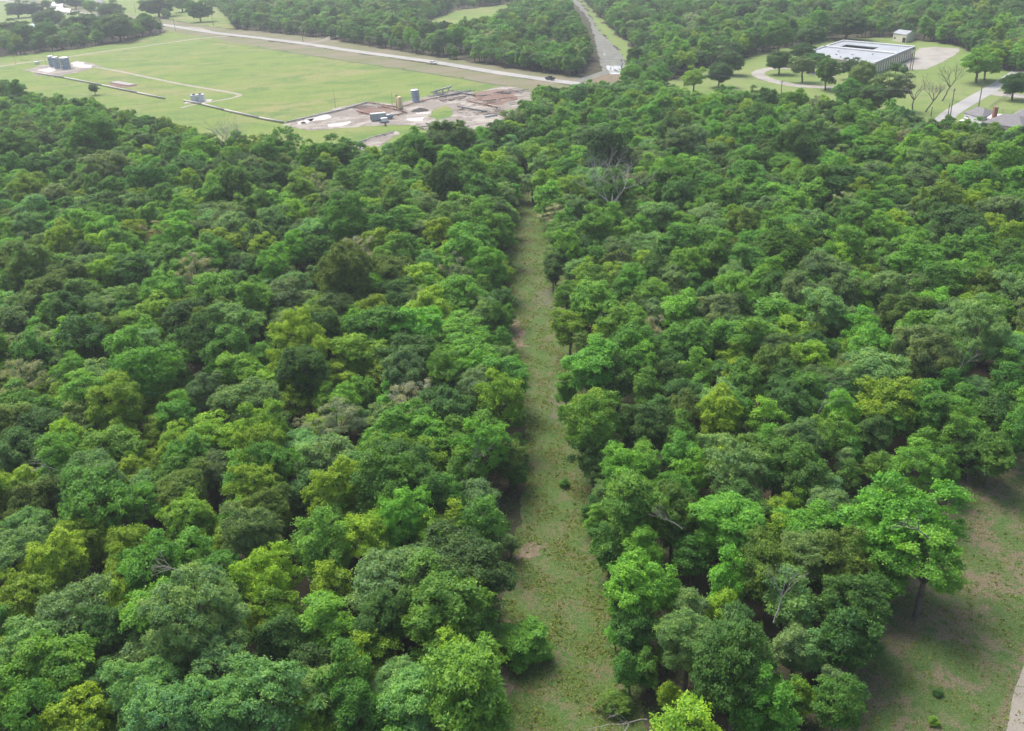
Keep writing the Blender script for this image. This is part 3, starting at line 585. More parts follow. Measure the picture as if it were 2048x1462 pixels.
# bare trees
def bare(name, fx, fy, H, seed, label, mt=MAT_BARK, spread=1.0, fine=3, lean=(0, 0), tr=.28, group=None):
    x, y, _ = P(fx, fy); t = empty(name, (x, y, 0)); tag(t, label, 'bare tree', group)
    o = bpy.data.objects.new('branches', bare_mesh('branches', seed, H, spread, mt, fine, lean, tr)); COL.objects.link(o); o.parent = t
    return t
bare('bare_tree', 1823, 233, 15, 3, 'leafless tree on the lawn, nearest the wood, left of three', fine=4, spread=1.0, group='bare trees on the lawn by the street')
bare('bare_tree', 1850, 224, 10, 4, 'leaning leafless tree in the middle of three on the lawn', fine=4, lean=(2.4, 0), group='bare trees on the lawn by the street')
bare('bare_tree', 1884, 202, 13, 5, 'tall leaning leafless tree, right of three on the lawn', fine=4, lean=(2.2, 0), group='bare trees on the lawn by the street')
bare('bare_tree', 470, 345, 17, 8, 'big grey leafless tree between the wood and the well field', mt=MAT_DEAD, spread=1.15, fine=4, tr=.35)
bare('bare_tree', 512, 345, 11, 9, 'smaller grey leafless tree right of the big grey one by the field', mt=MAT_DEAD, spread=1.0, fine=3, tr=.22)
bare('dead_tree', 1222, 478, 21, 12, 'dead tree with silver spreading crown standing above the wood', mt=MAT_DEAD, spread=1.2, fine=5, tr=.3)
def dead_branch(px, py, h, L, seed, label, ang=0.9, mt=MAT_DEAD, az=0.0):
    p = P(px, py, h); t = empty('dead_branch', (p[0], p[1], h)); tag(t, label, 'dead branch')
    me = bare_mesh('branches', seed, L, .8, MAT_TWIG, 2, (0, 0), .075); o = bpy.data.objects.new('branches', me); COL.objects.link(o); o.parent = t
    t.rotation_euler = (ang * math.cos(az), ang * math.sin(az), az); return t
dead_branch(1549, 1240, 8.5, 6.0, 21, 'pale dead branch sticking out of the dark crowns above the big dark oak', .5, az=1.2)
dead_branch(1290, 1440, 2.0, 6.5, 22, 'fallen bare branches at the bottom end of the strip right edge', 1.1, az=2.6)
dead_branch(372, 1146, 10, 4.0, 23, 'short grey dead twigs above the big blue-green crown lower left', 1.0, az=2.4)
dead_branch(1622, 852, 6, 9.5, 24, 'forked grey dead limbs in the dark gap right of the strip', .35, az=.6)
dead_branch(1910, 760, 7, 6.5, 25, 'pale dead stem in the dark gap near the right edge', .25, az=.2)
dead_branch(1226, 585, 4, 9, 26, 'pale forked stem below the dead tree', .2, az=.4)
dead_branch(940, 935, 8, 5.5, 27, 'thin bare twigs left of the strip below the boundary of bright crowns', .5, az=.4)
dead_branch(1360, 1055, 9, 4.0, 28, 'silver dead twigs between bright crowns right of the strip', 1.0, az=2.2)
dead_branch(1855, 1075, 14, 4.5, 29, 'grey bare twigs in the top of the large bright meadow tree', .8, az=2.4)
dead_branch(112, 940, 10, 3.5, 30, 'small grey twigs in the crowns at the left', .8, az=2.6)
# big open vase shaped tree at the field edge
x, y, _ = P(577, 348); tv = empty('field_tree', (x, y, 0)); tag(tv, 'open vase shaped tree with visible limbs at the field edge', 'tree', 'single trees on the open ground')
o = bpy.data.objects.new('branches', bare_mesh('branches', 31, 15, 1.0, MAT_BARK, 3, (0, 0), .3)); COL.objects.link(o); o.parent = tv
cc, n_, s_, v_, lc_, lr_ = crown_points(91, 6.2, 4.0, 10.5, 'sparse', .24)
o = bpy.data.objects.new('crown', leaf_mesh('crown', cc, n_, s_, v_)); COL.objects.link(o); o.parent = tv; o['tint'] = TINT['M'] and list(TINT['M'])

# ---- the rest of the woodland, too many to count: one object of instanced trees
def wood(name, ks, label):
    n = len(ks); me = bpy.data.meshes.new(name); me.vertices.add(n)
    co = np.zeros((n, 3)); sc = np.zeros((n, 3)); rot = np.zeros(n); pi_ = np.zeros(n, np.int32); ti = np.zeros((n, 3))
    for q, k in enumerate(ks):
        x, y, r, c, hand, hf = recs[k]; i = choose_proto(c, r, rt); p = PROTO[i]
        if 'co' not in p: i = next(a for a in used if PROTO[a]['style'] != 'sparse'); p = PROTO[i]
        s = r / p['R']; a = rt.uniform(.84, 1.19); co[q] = (x, y, 0); sc[q] = (s * a, s / a, (hc(r)) / p['cz'] * (rt.uniform(.78, 1.22) if hf > .99 else hf * .95) if r > 1.95 else s * 1.1)
        rot[q] = rt.uniform(0, 2 * PI); pi_[q] = i; ti[q] = tint_of(c, rt)
    me.vertices.foreach_set('co', co.reshape(-1))
    for nm, ty, arr in (('sc', 'FLOAT_VECTOR', sc), ('tint', 'FLOAT_VECTOR', ti)):
        me.attributes.new(nm, ty, 'POINT').data.foreach_set('vector', arr.reshape(-1))
    me.attributes.new('rz', 'FLOAT', 'POINT').data.foreach_set('value', rot)
    me.attributes.new('pi', 'INT', 'POINT').data.foreach_set('value', pi_)
    me.update()
    o = bpy.data.objects.new(name, me); COL.objects.link(o)
    ng = bpy.data.node_groups.new(name, 'GeometryNodeTree')
    ng.interface.new_socket('Geometry', in_out='INPUT', socket_type='NodeSocketGeometry'); ng.interface.new_socket('Geometry', in_out='OUTPUT', socket_type='NodeSocketGeometry')
    gi = ng.nodes.new('NodeGroupInput'); go = ng.nodes.new('NodeGroupOutput'); jn = ng.nodes.new('GeometryNodeJoinGeometry')
    def attr(nm, ty):
        a = ng.nodes.new('GeometryNodeInputNamedAttribute'); a.data_type = ty; a.inputs[0].default_value = nm; return a.outputs[0]
    rz = ng.nodes.new('ShaderNodeCombineXYZ'); ng.links.new(attr('rz', 'FLOAT'), rz.inputs[2])
    scl = attr('sc', 'FLOAT_VECTOR'); pidx = attr('pi', 'INT')
    for i in sorted(set(int(a) for a in pi_)):
        p = PROTO[i]; j2 = ng.nodes.new('GeometryNodeJoinGeometry')
        for ob in (p['co'], p['to']):
            oi = ng.nodes.new('GeometryNodeObjectInfo'); oi.inputs['Object'].default_value = ob; oi.transform_space = 'ORIGINAL'
            ng.links.new(oi.outputs['Geometry'], j2.inputs[0])
        cmp = ng.nodes.new('FunctionNodeCompare'); cmp.data_type = 'INT'; cmp.operation = 'EQUAL'
        ng.links.new(pidx, cmp.inputs[2]); cmp.inputs[3].default_value = i
        ip = ng.nodes.new('GeometryNodeInstanceOnPoints')
        mp_ = ng.nodes.new('GeometryNodeMeshToPoints'); ng.links.new(gi.outputs[0], mp_.inputs['Mesh'])
        ng.links.new(mp_.outputs[0], ip.inputs['Points']); ng.links.new(cmp.outputs[0], ip.inputs['Selection']); ng.links.new(j2.outputs[0], ip.inputs['Instance'])
        ng.links.new(rz.outputs[0], ip.inputs['Rotation']); ng.links.new(scl, ip.inputs['Scale']); ng.links.new(ip.outputs[0], jn.inputs[0])
    ng.links.new(jn.outputs[0], go.inputs[0])
    md = o.modifiers.new('wood', 'NODES'); md.node_group = ng
    tag(o, label, 'woodland', kind='stuff'); return o
rest = [k for k in range(len(recs)) if k not in IND]
keep = []
for k in rest:
    x, y, r = recs[k][:3]
    if all((x - a) ** 2 + (y - b) ** 2 > (c * .8 + r * .5) ** 2 for a, b, c in LONEXY): keep.append(k)
wood('woodland', keep, 'dense green woodland reaching from the middle distance to the top of the photo')
print("TREES", len(recs), "ind", len(IND), "rest", len(keep), "faces", [p['n'] for p in PROTO])
#@@PART3
# ------------------------------------------------------------------ low growth on the open ground
def tufts(name, polys, n, hmin, hmax, label, seed, near=430, tint=(.085, .135, .035)):
    rg = np.random.default_rng(seed); pts = []
    for poly in polys:
        W = np.array([P(a, b)[:2] for a, b in poly]); lo = W.min(0); hi = W.max(0); hi[1] = min(hi[1], near)
        q = rg.uniform(lo, hi, (n * 4, 2)); a, b, z = PX(q[:, 0], q[:, 1], np.zeros(len(q)))
        q = q[in_poly(a, b, poly)]; q = q[rg.random(len(q)) < np.clip(90 / (q[:, 1] + 1), .08, 1)]; pts.append(q[:n])
    q = np.concatenate(pts); q = q[(np.sin(q[:, 0] * 1.1 + 2 * np.sin(q[:, 1] * .3)) + np.sin(q[:, 1] * .83 + q[:, 0] * .6) + rg.normal(0, .8, len(q))) > -.2]; k = 5; c = np.repeat(q, k, 0) + rg.normal(0, .12, (len(q) * k, 2)); m_ = len(c)
    h = rg.uniform(hmin, hmax, m_) * np.repeat(rg.choice([.5, .8, 1.0, 1.7], len(q), p=[.4, .3, .22, .08]), k)
    cen = np.column_stack([c, h * .5]); nr = unit(rg, m_) + np.array([0, 0, .9])
    me = leaf_mesh(name, cen, nr, h * 1.1, np.repeat(rg.uniform(.45, .9, len(q)), k)); o = bpy.data.objects.new(name, me); COL.objects.link(o)
    o['tint'] = list(tint); tag(o, label, 'grass', kind='stuff')
tufts('grass', [STRIP], 36000, .05, .13, 'rough grass and weeds growing along the mown strip', 4, tint=(.135, .200, .055))
tufts('grass', [MEADOW], 26000, .05, .12, 'patchy green and brown grass of the meadow beside the dirt road', 5, near=260, tint=(.125, .185, .052))
tufts('dry_grass', [STRIP], 9000, .04, .10, 'dry straw coloured tufts between the green grass of the strip', 6, tint=(.17, .155, .08))
tufts('dry_grass', [MEADOW], 12000, .04, .10, 'dry brown tufts in the meadow beside the dirt road', 7, near=260, tint=(.165, .145, .085))
def undergrowth(n):
    rg = np.random.default_rng(19); x = rg.uniform(-30, 62, n * 3); y = rg.uniform(58, 300, n * 3)
    ok = ~is_open(x, y); e = np.zeros(len(x), bool)
    for dx, dy in ((7, 0), (-7, 0), (3, 0), (-3, 0)): e |= is_open(x + dx, y + dy)
    q = np.column_stack([x, y])[ok & e][:n]; k = 26; c = np.repeat(q, k, 0) + rg.normal(0, .38, (len(q) * k, 2)); m_ = len(c)
    hh = np.repeat(rg.uniform(.25, 1.1, len(q)), k) * rg.uniform(.2, 1, m_)
    me = leaf_mesh('undergrowth', np.column_stack([c, hh]), unit(rg, m_) + np.array([0, 0, 1.0]), rg.uniform(.08, .17, m_), np.repeat(rg.uniform(.1, .8, len(q)), k))
    o = bpy.data.objects.new('undergrowth', me); COL.objects.link(o); o['tint'] = [.062, .135, .032]; tag(o, 'low weeds and saplings under the trees along the strip and the meadow', 'undergrowth', kind='stuff')
undergrowth(5200)
def shrub(px, py, w, cls, label):
    p = P(px, py); r = w / 2 * depth(px, py) / F_PX
    t = plant('shrub', p[0], p[1], r, cls, label, None, cat='shrub'); s = r / 2.35; t.scale = (s, s, s * .75); t.location.z = -s * 1.9
    return t
shrub(1052, 1318, 66, 'L', 'bright green bush standing alone on the left part of the strip')
shrub(1062, 1252, 26, 'D', 'small dark shrub above the lone bright bush on the strip')
shrub(1046, 1250, 16, 'D', 'tiny dark shrub left of the small dark one on the strip')
shrub(1228, 1420, 60, 'O', 'olive shrub at the bottom right end of the strip')
shrub(1128, 972, 20, 'M', 'low weedy shrub on the right half of the strip')
shrub(1033, 483, 10, 'D', 'small dark shrub at the far left edge of the strip')
shrub(1875, 1390, 18, 'D', 'small dark tuft shrub in the lower meadow')
shrub(1868, 1448, 20, 'Y', 'small yellowish shrub at the meadow bottom')
shrub(2028, 258, 16, 'D', 'clipped dark round shrub beside the right house')

# ------------------------------------------------------------------ materials for built things
M_STEEL = mat("galvanised_steel", (.30, .36, .39), .45, .3, .12, .6); M_STEELD = mat("dark_steel", (.10, .11, .12), .6, .3)
M_ROOF = mat("metal_roof", (.30, .32, .335), .5, .2, .12, .12); M_ROOFL = mat("pale_metal", (.52, .54, .54), .5, .2, .1, .4)
M_BEIGE = mat("beige_wall", (.74, .68, .56), .85, var=.08); M_DARK = mat("dark_opening", (.025, .027, .03), .5); M_GLASS = mat("window_glass", (.04, .05, .06), .12, spec=.6)
M_TAN = mat("tan_panel", (.38, .34, .28), .85); M_SHING = mat("grey_shingles", (.17, .165, .17), .9, var=.2, scale=2); M_WHITE = mat("white_paint", (.74, .74, .72), .5, var=.06)
M_YEL = mat("faded_yellow_paint", (.60, .50, .27), .6, var=.12); M_WOOD = mat("weathered_pole", (.17, .14, .115), .9, var=.25); M_BRICK = mat("brick", (.30, .15, .11), .9)
M_RUST = mat("rusty_pipe", (.24, .15, .11), .8, var=.3); M_CONC = mat("grey_concrete", (.40, .38, .35), .9, var=.15); M_BLUER = mat("blue_grey_roof", (.36, .46, .56), .5, .1, .06)
M_CARW = mat("white_car_paint", (.78, .78, .78), .25, var=.02, spec=.5); M_CARB = mat("dark_blue_paint", (.015, .022, .045), .25, var=.05, spec=.6)
M_TYRE = mat("tyre_rubber", (.02, .02, .02), .8); M_RIM = mat("wheel_rim", (.45, .45, .46), .35, .7); M_LAMP = mat("lamp_lens", (.7, .7, .65), .15, spec=.6); M_RED = mat("red_lens", (.35, .02, .02), .2)
M_CABLE = mat("cable", (.22, .23, .24), .6); M_SOILP = mat("dark_soil", (.06, .055, .05), .95, var=.4); M_TRIM = mat("pale_trim", (.6, .58, .53), .7)
def vdir(a, b):
    A, B = P(*a), P(*b); return math.atan2(B[1] - A[1], B[0] - A[0])

# tanks
def tank(fx, fy, r, h, label, group=None, mt=M_STEEL, name='storage_tank', stair=True):
    x, y, _ = P(fx, fy); t = empty(name, (x, y, 0)); tag(t, label, 'tank', group)
    b = MB(); prof = [(r * 1.06, 0), (r * 1.06, .25), (r, .25)]
    for k in range(1, 5): z = h * k / 4; prof += [(r, z - .05), (r * 1.015, z - .03), (r * 1.015, z), (r, z + .01)]
    b.lathe(prof, n=40); b.build('shell', mt, t, True)
    c = MB(); c.lathe([(r * 1.02, h), (r * .6, h + .16 * r), (.15, h + .24 * r), (0.001, h + .24 * r)], n=40); c.build('roof', M_ROOFL, t, True)
    c = MB(); c.cyl((0, 0, h + .2 * r), (0, 0, h + .2 * r + .35), .22, n=10); c.build('hatch', M_STEELD, t)
    if stair:
        l = MB(); 
        for sgn in (-.25, .25): l.cyl((r + .12, sgn, 0), (r + .12, sgn, h + .9), .035, n=5)
        for k in range(int(h / .35)): l.cyl((r + .12, -.25, .3 + k * .35), (r + .12, .25, .3 + k * .35), .025, n=4)
        l.build('ladder', M_STEELD, t)
    return t
GT = 'oil storage tanks at the left of the field'
tank(105, 133, 1.75, 6.4, 'leftmost grey tank of three, furthest back', GT)
tank(115, 136, 1.9, 6.6, 'middle grey tank of three', GT); tank(133, 138, 2.7, 6.8, 'widest grey-blue tank of three, at the right', GT)
tank(831, 203, 1.75, 5.0, 'single grey cylindrical tank with white top at the well pad', mt=M_STEEL)
# walkway on the three tanks
x0 = P(105, 133); x1 = P(133, 138); a = math.atan2(x1[1] - x0[1], x1[0] - x0[0])
t = empty('walkway', (x0[0], x0[1], 0), a); tag(t, 'steel catwalk along the tops of the three tanks', 'walkway'); L = float(np.linalg.norm(x1 - x0))
b = MB(); b.box(-1, L + 1, -3.4, -2.7, 6.3, 6.38); b.build('deck', M_STEELD, t)
b = MB()
for k in range(7): b.cyl((-1 + k * (L + 2) / 6, -3.4, 6.3), (-1 + k * (L + 2) / 6, -3.4, 7.4), .03, n=4)
b.cyl((-1, -3.4, 7.4), (L + 1, -3.4, 7.4), .03, n=4); b.build('railing', M_STEELD, t)
b = MB()
for k in (-1, L / 2, L + 1): b.cyl((k, -3.05, 0), (k, -3.05, 6.3), .08, n=6)
b.build('posts', M_STEELD, t)
# small white horizontal vessel
def vessel(fx, fy, L, r, ang, label, mt=M_WHITE, z=.5, name='horizontal_tank'):
    x, y, _ = P(fx, fy); t = empty(name, (x, y, 0), ang); tag(t, label, 'tank')
    b = MB(); n = 18; V = []
    prof = [(0.001, -L / 2 - r * .4), (r * .6, -L / 2 - r * .32), (r, -L / 2), (r, L / 2), (r * .6, L / 2 + r * .32), (0.001, L / 2 + r * .4)]
    b.lathe(prof, n=n); b.V = [(v[2], v[1], v[0] + z + r) for v in b.V]; b.build('shell', mt, t, True)
    for s in (-.3, .3):
        c = MB(); c.box(L * s - .15, L * s + .15, -r * .7, r * .7, 0, z + r * .5); c.build('saddle', M_CONC, t)
    return t
vessel(75, 129, 2.6, .8, .3, 'small white tank left of the three grey tanks')
# white equipment box at the lane
x, y, _ = P(397, 203); a = .15; t = empty('equipment_hut', (x, y, 0), a); tag(t, 'white metal hut with dark units on its roof beside the curved track', 'hut')
b = MB(); b.box(-3, 3, -2, 2, .15, 3.1); b.build('wall', M_WHITE, t, bevel=.04)
for k in range(9): 
    b = MB(); b.box(-2.9 + k * .68, -2.78 + k * .68, -2.05, -2.0, .15, 3.1); b.build('rib', M_ROOFL, t)
b = MB(); b.box(-3.15, 3.15, -2.15, 2.15, 3.1, 3.22); b.build('roof', M_ROOF, t)
for sx in (-1.6, 1.2):
    b = MB(); b.box(sx - .55, sx + .55, -.7, .7, 3.22, 3.6); b.cyl((sx, 0, 3.6), (sx, 0, 3.75), .4, n=12); b.build('roof_unit', M_STEELD, t)
b = MB(); b.box(-.5, .5, -2.09, -2.055, .2, 2.3); b.build('door', M_ROOFL, t)
b = MB(); b.box(-6, 6, -4, 3.5, .03, .13); b.build('slab', M_CONC, t)
# pipe runs on low supports
def pipe_run(pts, r, label, mt=M_CONC, z=.55, step=6.0, name='pipeline', group='low pipelines of the well field'):
    W = [P(*q) for q in pts]; t = empty(name, (W[0][0], W[0][1], 0)); tag(t, label, 'pipeline', group)
    b = MB(); s = MB(); o = W[0]
    for i in range(len(W) - 1):
        A = W[i] - o; B = W[i + 1] - o; A[2] = B[2] = z; b.cyl(A, B, r, n=8)
        L = float(np.linalg.norm(B - A)); k = max(1, int(L / step))
        for j in range(k):
            q = A + (B - A) * ((j + .5) / k); s.box(q[0] - .25, q[0] + .25, q[1] - .5, q[1] + .5, 0, z)
    b.build('pipe', mt, t, True); s.build('support', mt, t); return t
pipe_run([(72, 147), (130, 157), (205, 172), (275, 187), (330, 199)], .42, 'long pale low pipeline below the three tanks')
pipe_run([(368, 203), (405, 210), (450, 222), (520, 238), (568, 247)], .42, 'long pale low pipeline from the white hut towards the well pad')
pipe_run([(572, 247), (620, 236), (690, 220), (735, 206)], .36, 'pale pipeline along the left side of the well pad')
pipe_run([(735, 206), (760, 211), (793, 216)], .25, 'rusty pipe from the corner of the pad to the yellow vessels', M_RUST)
pipe_run([(713, 223), (735, 230), (765, 226)], .25, 'rusty pipe behind the grey container', M_RUST)
pipe_run([(765, 214), (814, 227), (780, 235)], .25, 'bent rusty pipe in front of the yellow vessels', M_RUST)
pipe_run([(802, 216), (830, 208), (866, 199), (880, 197)], .2, 'rusty pipe running right from the yellow vessels', M_RUST)
pipe_run([(868, 190), (903, 180)], .45, 'raised pale pipe at the far edge of the well pad', M_CONC, 1.6, 4)
pipe_run([(880, 196), (925, 188), (950, 193)], .3, 'dark pipe bundle right of the grey tank', M_STEELD)
pipe_run([(935, 203), (985, 215), (1000, 218)], .3, 'long rusty pipe by the rusty soil', M_RUST)
pipe_run([(915, 215), (975, 226)], .25, 'grey pipe lying on the right part of the pad', M_STEELD)
pipe_run([(852, 249), (900, 258)], .25, 'grey pipe lying at the near edge of the pad', M_STEELD)
pipe_run([(714, 288), (750, 276), (788, 266)], .25, 'pale pipe lying on the bare patch near the wood', M_CONC)
# heaps of scrap pipes and boards
def scrap(px, py, sx, sy, n, label, seed, mt):
    x, y, _ = P(px, py); t = empty('scrap_heap', (x, y, 0)); tag(t, label, 'scrap heap', 'scrap on the well pad'); rr = random.Random(seed)
    b = MB(); c = MB()
    for k in range(n):
        ax, ay, an, L = rr.uniform(-sx, sx), rr.uniform(-sy, sy), rr.choice((.35, .45, -1.1, .3)) + rr.uniform(-.2, .2), rr.uniform(2, 7)
        dx, dy = math.cos(an) * L / 2, math.sin(an) * L / 2; z = rr.uniform(.1, .6)
        (b if k % 2 else c).cyl((ax - dx, ay - dy, z), (ax + dx, ay + dy, z + rr.uniform(-.05, .2)), rr.uniform(.08, .2), n=6)
    b.build('pipes', mt, t); c.build('boards', M_CONC, t)
scrap(905, 187, 9, 5, 30, 'grey scrap pipes at the far end of the well pad', 1, M_STEELD); scrap(925, 198, 10, 5, 26, 'dark scrap beside the rusty soil', 2, M_RUST)
scrap(985, 205, 10, 9, 24, 'rusty scrap spread over the rusty soil', 3, M_RUST); scrap(960, 225, 9, 7, 26, 'scrap boards on the right near part of the pad', 4, M_RUST)
scrap(735, 215, 7, 4, 22, 'scrap pipes behind the grey container', 5, M_RUST); scrap(875, 256, 9, 4, 22, 'scrap heap at the near edge of the pad above the trees', 6, M_STEELD)
scrap(1025, 184, 7, 5, 18, 'dark scrap heap by the road end of the pad', 7, M_STEELD)
x, y, _ = P(246, 168); t = empty('pallet_stack', (x, y, 0), vdir((218, 163), (270, 172))); tag(t, 'long low rusty stack of boards in the field left part', 'pallets')
b = MB()
for k in range(16): b.box(-11 + k * 1.4, -10 + k * 1.4, -2.2, 2.2, .12, .5)
b.build('boards', M_CONC, t); b = MB(); 
for yy in (-1.8, 0, 1.8): b.box(-11.2, 11.6, yy - .12, yy + .12, .0, .12)
b.build('skids', M_RUST, t)
# soil heap
x, y, _ = P(840, 222); b = MB(); n = 18; rr = random.Random(3); V = [(0, 0, 1.3)]
prof = [(1.2, 1.0), (2.6, .5), (3.8, .02)]; b.lathe([(3.8, .0), (2.6, .6), (1.2, 1.1), (.01, 1.3)], n=n); b.V = [(v[0] * rr.uniform(.85, 1.15), v[1] * rr.uniform(.8, 1.1), v[2] * rr.uniform(.85, 1.1)) for v in b.V]
o = b.build('soil_heap', M_SOILP, None, True); o.location = (x, y, 0); tag(o, 'small dark heap of soil in the middle of the pad', 'soil heap')
# yellow vertical separators
def separator(fx, fy, r, h, label, bend=False):
    x, y, _ = P(fx, fy); t = empty('separator_vessel', (x, y, 0)); tag(t, label, 'vessel', 'yellow separators on the well pad')
    b = MB(); b.lathe([(r, .6), (r, h - .35), (r * .8, h - .1), (r * .4, h), (0.001, h)], n=24); b.build('shell', M_YEL, t, True)
    b = MB(); b.lathe([(r * 1.1, 0), (r * 1.1, .6), (r, .62)], n=24); b.build('skirt', M_RUST, t)
    b = MB(); b.cyl((r, 0, h * .7), (r + .5, 0, h * .7), .1, n=8); b.cyl((r + .5, 0, h * .7), (r + .5, 0, .3), .1, n=8)
    if bend:
        for k in range(8):
            a0, a1 = PI * k / 8, PI * (k + 1) / 8; b.cyl((-1.0 - math.cos(a0) * -1.0, 0, h + math.sin(a0) * .9), (-1.0 - math.cos(a1) * -1.0, 0, h + math.sin(a1) * .9), .13, n=7)
        b.cyl((-2.0, 0, h), (-2.0, 0, .2), .13, n=7)
    b.build('pipework', M_YEL, t)
separator(801, 219, 1.05, 5.4, 'thick yellow upright vessel, right of two on the well pad', False); separator(795, 217, .6, 6.2, 'thin yellow upright vessel with looped pipe, left of two', True)
# container / generator
x, y, _ = P(757, 241); an = vdir((740, 243), (768, 240)); t = empty('container', (x, y, 0), an); tag(t, 'grey metal box container on the well pad', 'container')
b = MB(); b.box(-3, 3, -1.2, 1.2, .3, 2.9); b.build('body', M_STEEL, t, bevel=.05)
b = MB(); b.box(-3.05, 3.05, -1.25, 1.25, 2.9, 3.0); b.build('roof', M_ROOFL, t)
b = MB(); b.box(-3.06, -3.0, -.9, .9, .6, 2.6); b.build('grille', M_DARK, t)
b = MB()
for s in (-2.2, 2.2): b.box(s - .2, s + .2, -1.1, 1.1, 0, .3)
b.build('skid', M_STEELD, t)
# pump jack motor / white engine
x, y, _ = P(769, 245); t = empty('pump_engine', (x, y, 0), .4); tag(t, 'white engine unit with dark fan on a skid before the container', 'engine')
b = MB(); b.box(-1.3, 1.3, -.8, .8, .4, 1.9); b.build('housing', M_WHITE, t, bevel=.12)
b = MB(); b.cyl((-1.33, 0, 1.1), (-1.5, 0, 1.1), .6, n=16); b.build('fan', M_STEELD, t)
b = MB(); b.cyl((.6, 0, 1.9), (.6, 0, 3.0), .1, n=8); b.build('exhaust', M_STEELD, t)
b = MB(); b.box(-1.8, 1.8, -.9, .9, 0, .4); b.build('skid', M_STEELD, t)
vessel(780, 238, 2.6, .8, .9, 'grey round vessel right of the container', M_STEEL, .4)
x, y, _ = P(771, 253); t = empty('wellhead', (x, y, 0)); tag(t, 'dark wellhead valves in front of the white engine', 'wellhead')
b = MB(); b.cyl((0, 0, 0), (0, 0, 1.9), .22, n=10); b.build('stem', M_STEELD, t)
for z in (.6, 1.3):
    b = MB(); b.cyl((-.6, 0, z), (.6, 0, z), .14, n=8); b.cyl((.6, 0, z), (.68, 0, z), .32, n=12); b.build('valve', M_RUST, t)
x, y, _ = P(607, 248); t = empty('valve_skid', (x, y, 0)); tag(t, 'small rusty valve skid at the left tip of the well pad', 'valve')
b = MB(); b.box(-1.1, 1.1, -.6, .6, 0, .2); b.build('skid', M_RUST, t); b = MB(); b.cyl((-.9, 0, .6), (.9, 0, .6), .25, n=10); b.cyl((0, 0, .6), (0, 0, 1.2), .08, n=6); b.cyl((0, 0, 1.2), (0, 0, 1.25), .35, n=12); b.build('valve', M_STEELD, t)
for fx, fy, h, lb in ((671, 217, 8.5, 'thin tall rusty mast left of the well pad'), (31, 128, 7, 'thin dark post by the lane left of the tanks')):
    x, y, _ = P(fx, fy); t = empty('mast', (x, y, 0)); tag(t, lb, 'mast'); b = MB(); b.cyl((0, 0, 0), (.1, 0, h), .09, .05, n=6); b.build('shaft', M_RUST, t); b = MB(); b.box(-.35, .35, -.35, .35, 0, .15); b.build('base', M_CONC, t)
pipe_run([(995, 232), (970, 236)], .3, 'blue-grey pipes stacked beside the trees at the right of the pad', M_STEEL, .5, 3)
x, y, _ = P(868, 200); t = empty('hooked_pipe', (x, y, 0)); tag(t, 'upright pipe with a bent top behind the pad', 'pipe'); b = MB(); b.cyl((0, 0, 0), (0, 0, 3), .16, n=8); b.cyl((0, 0, 3), (1.2, .4, 3.3), .16, n=8); b.build('pipe', M_CONC, t)

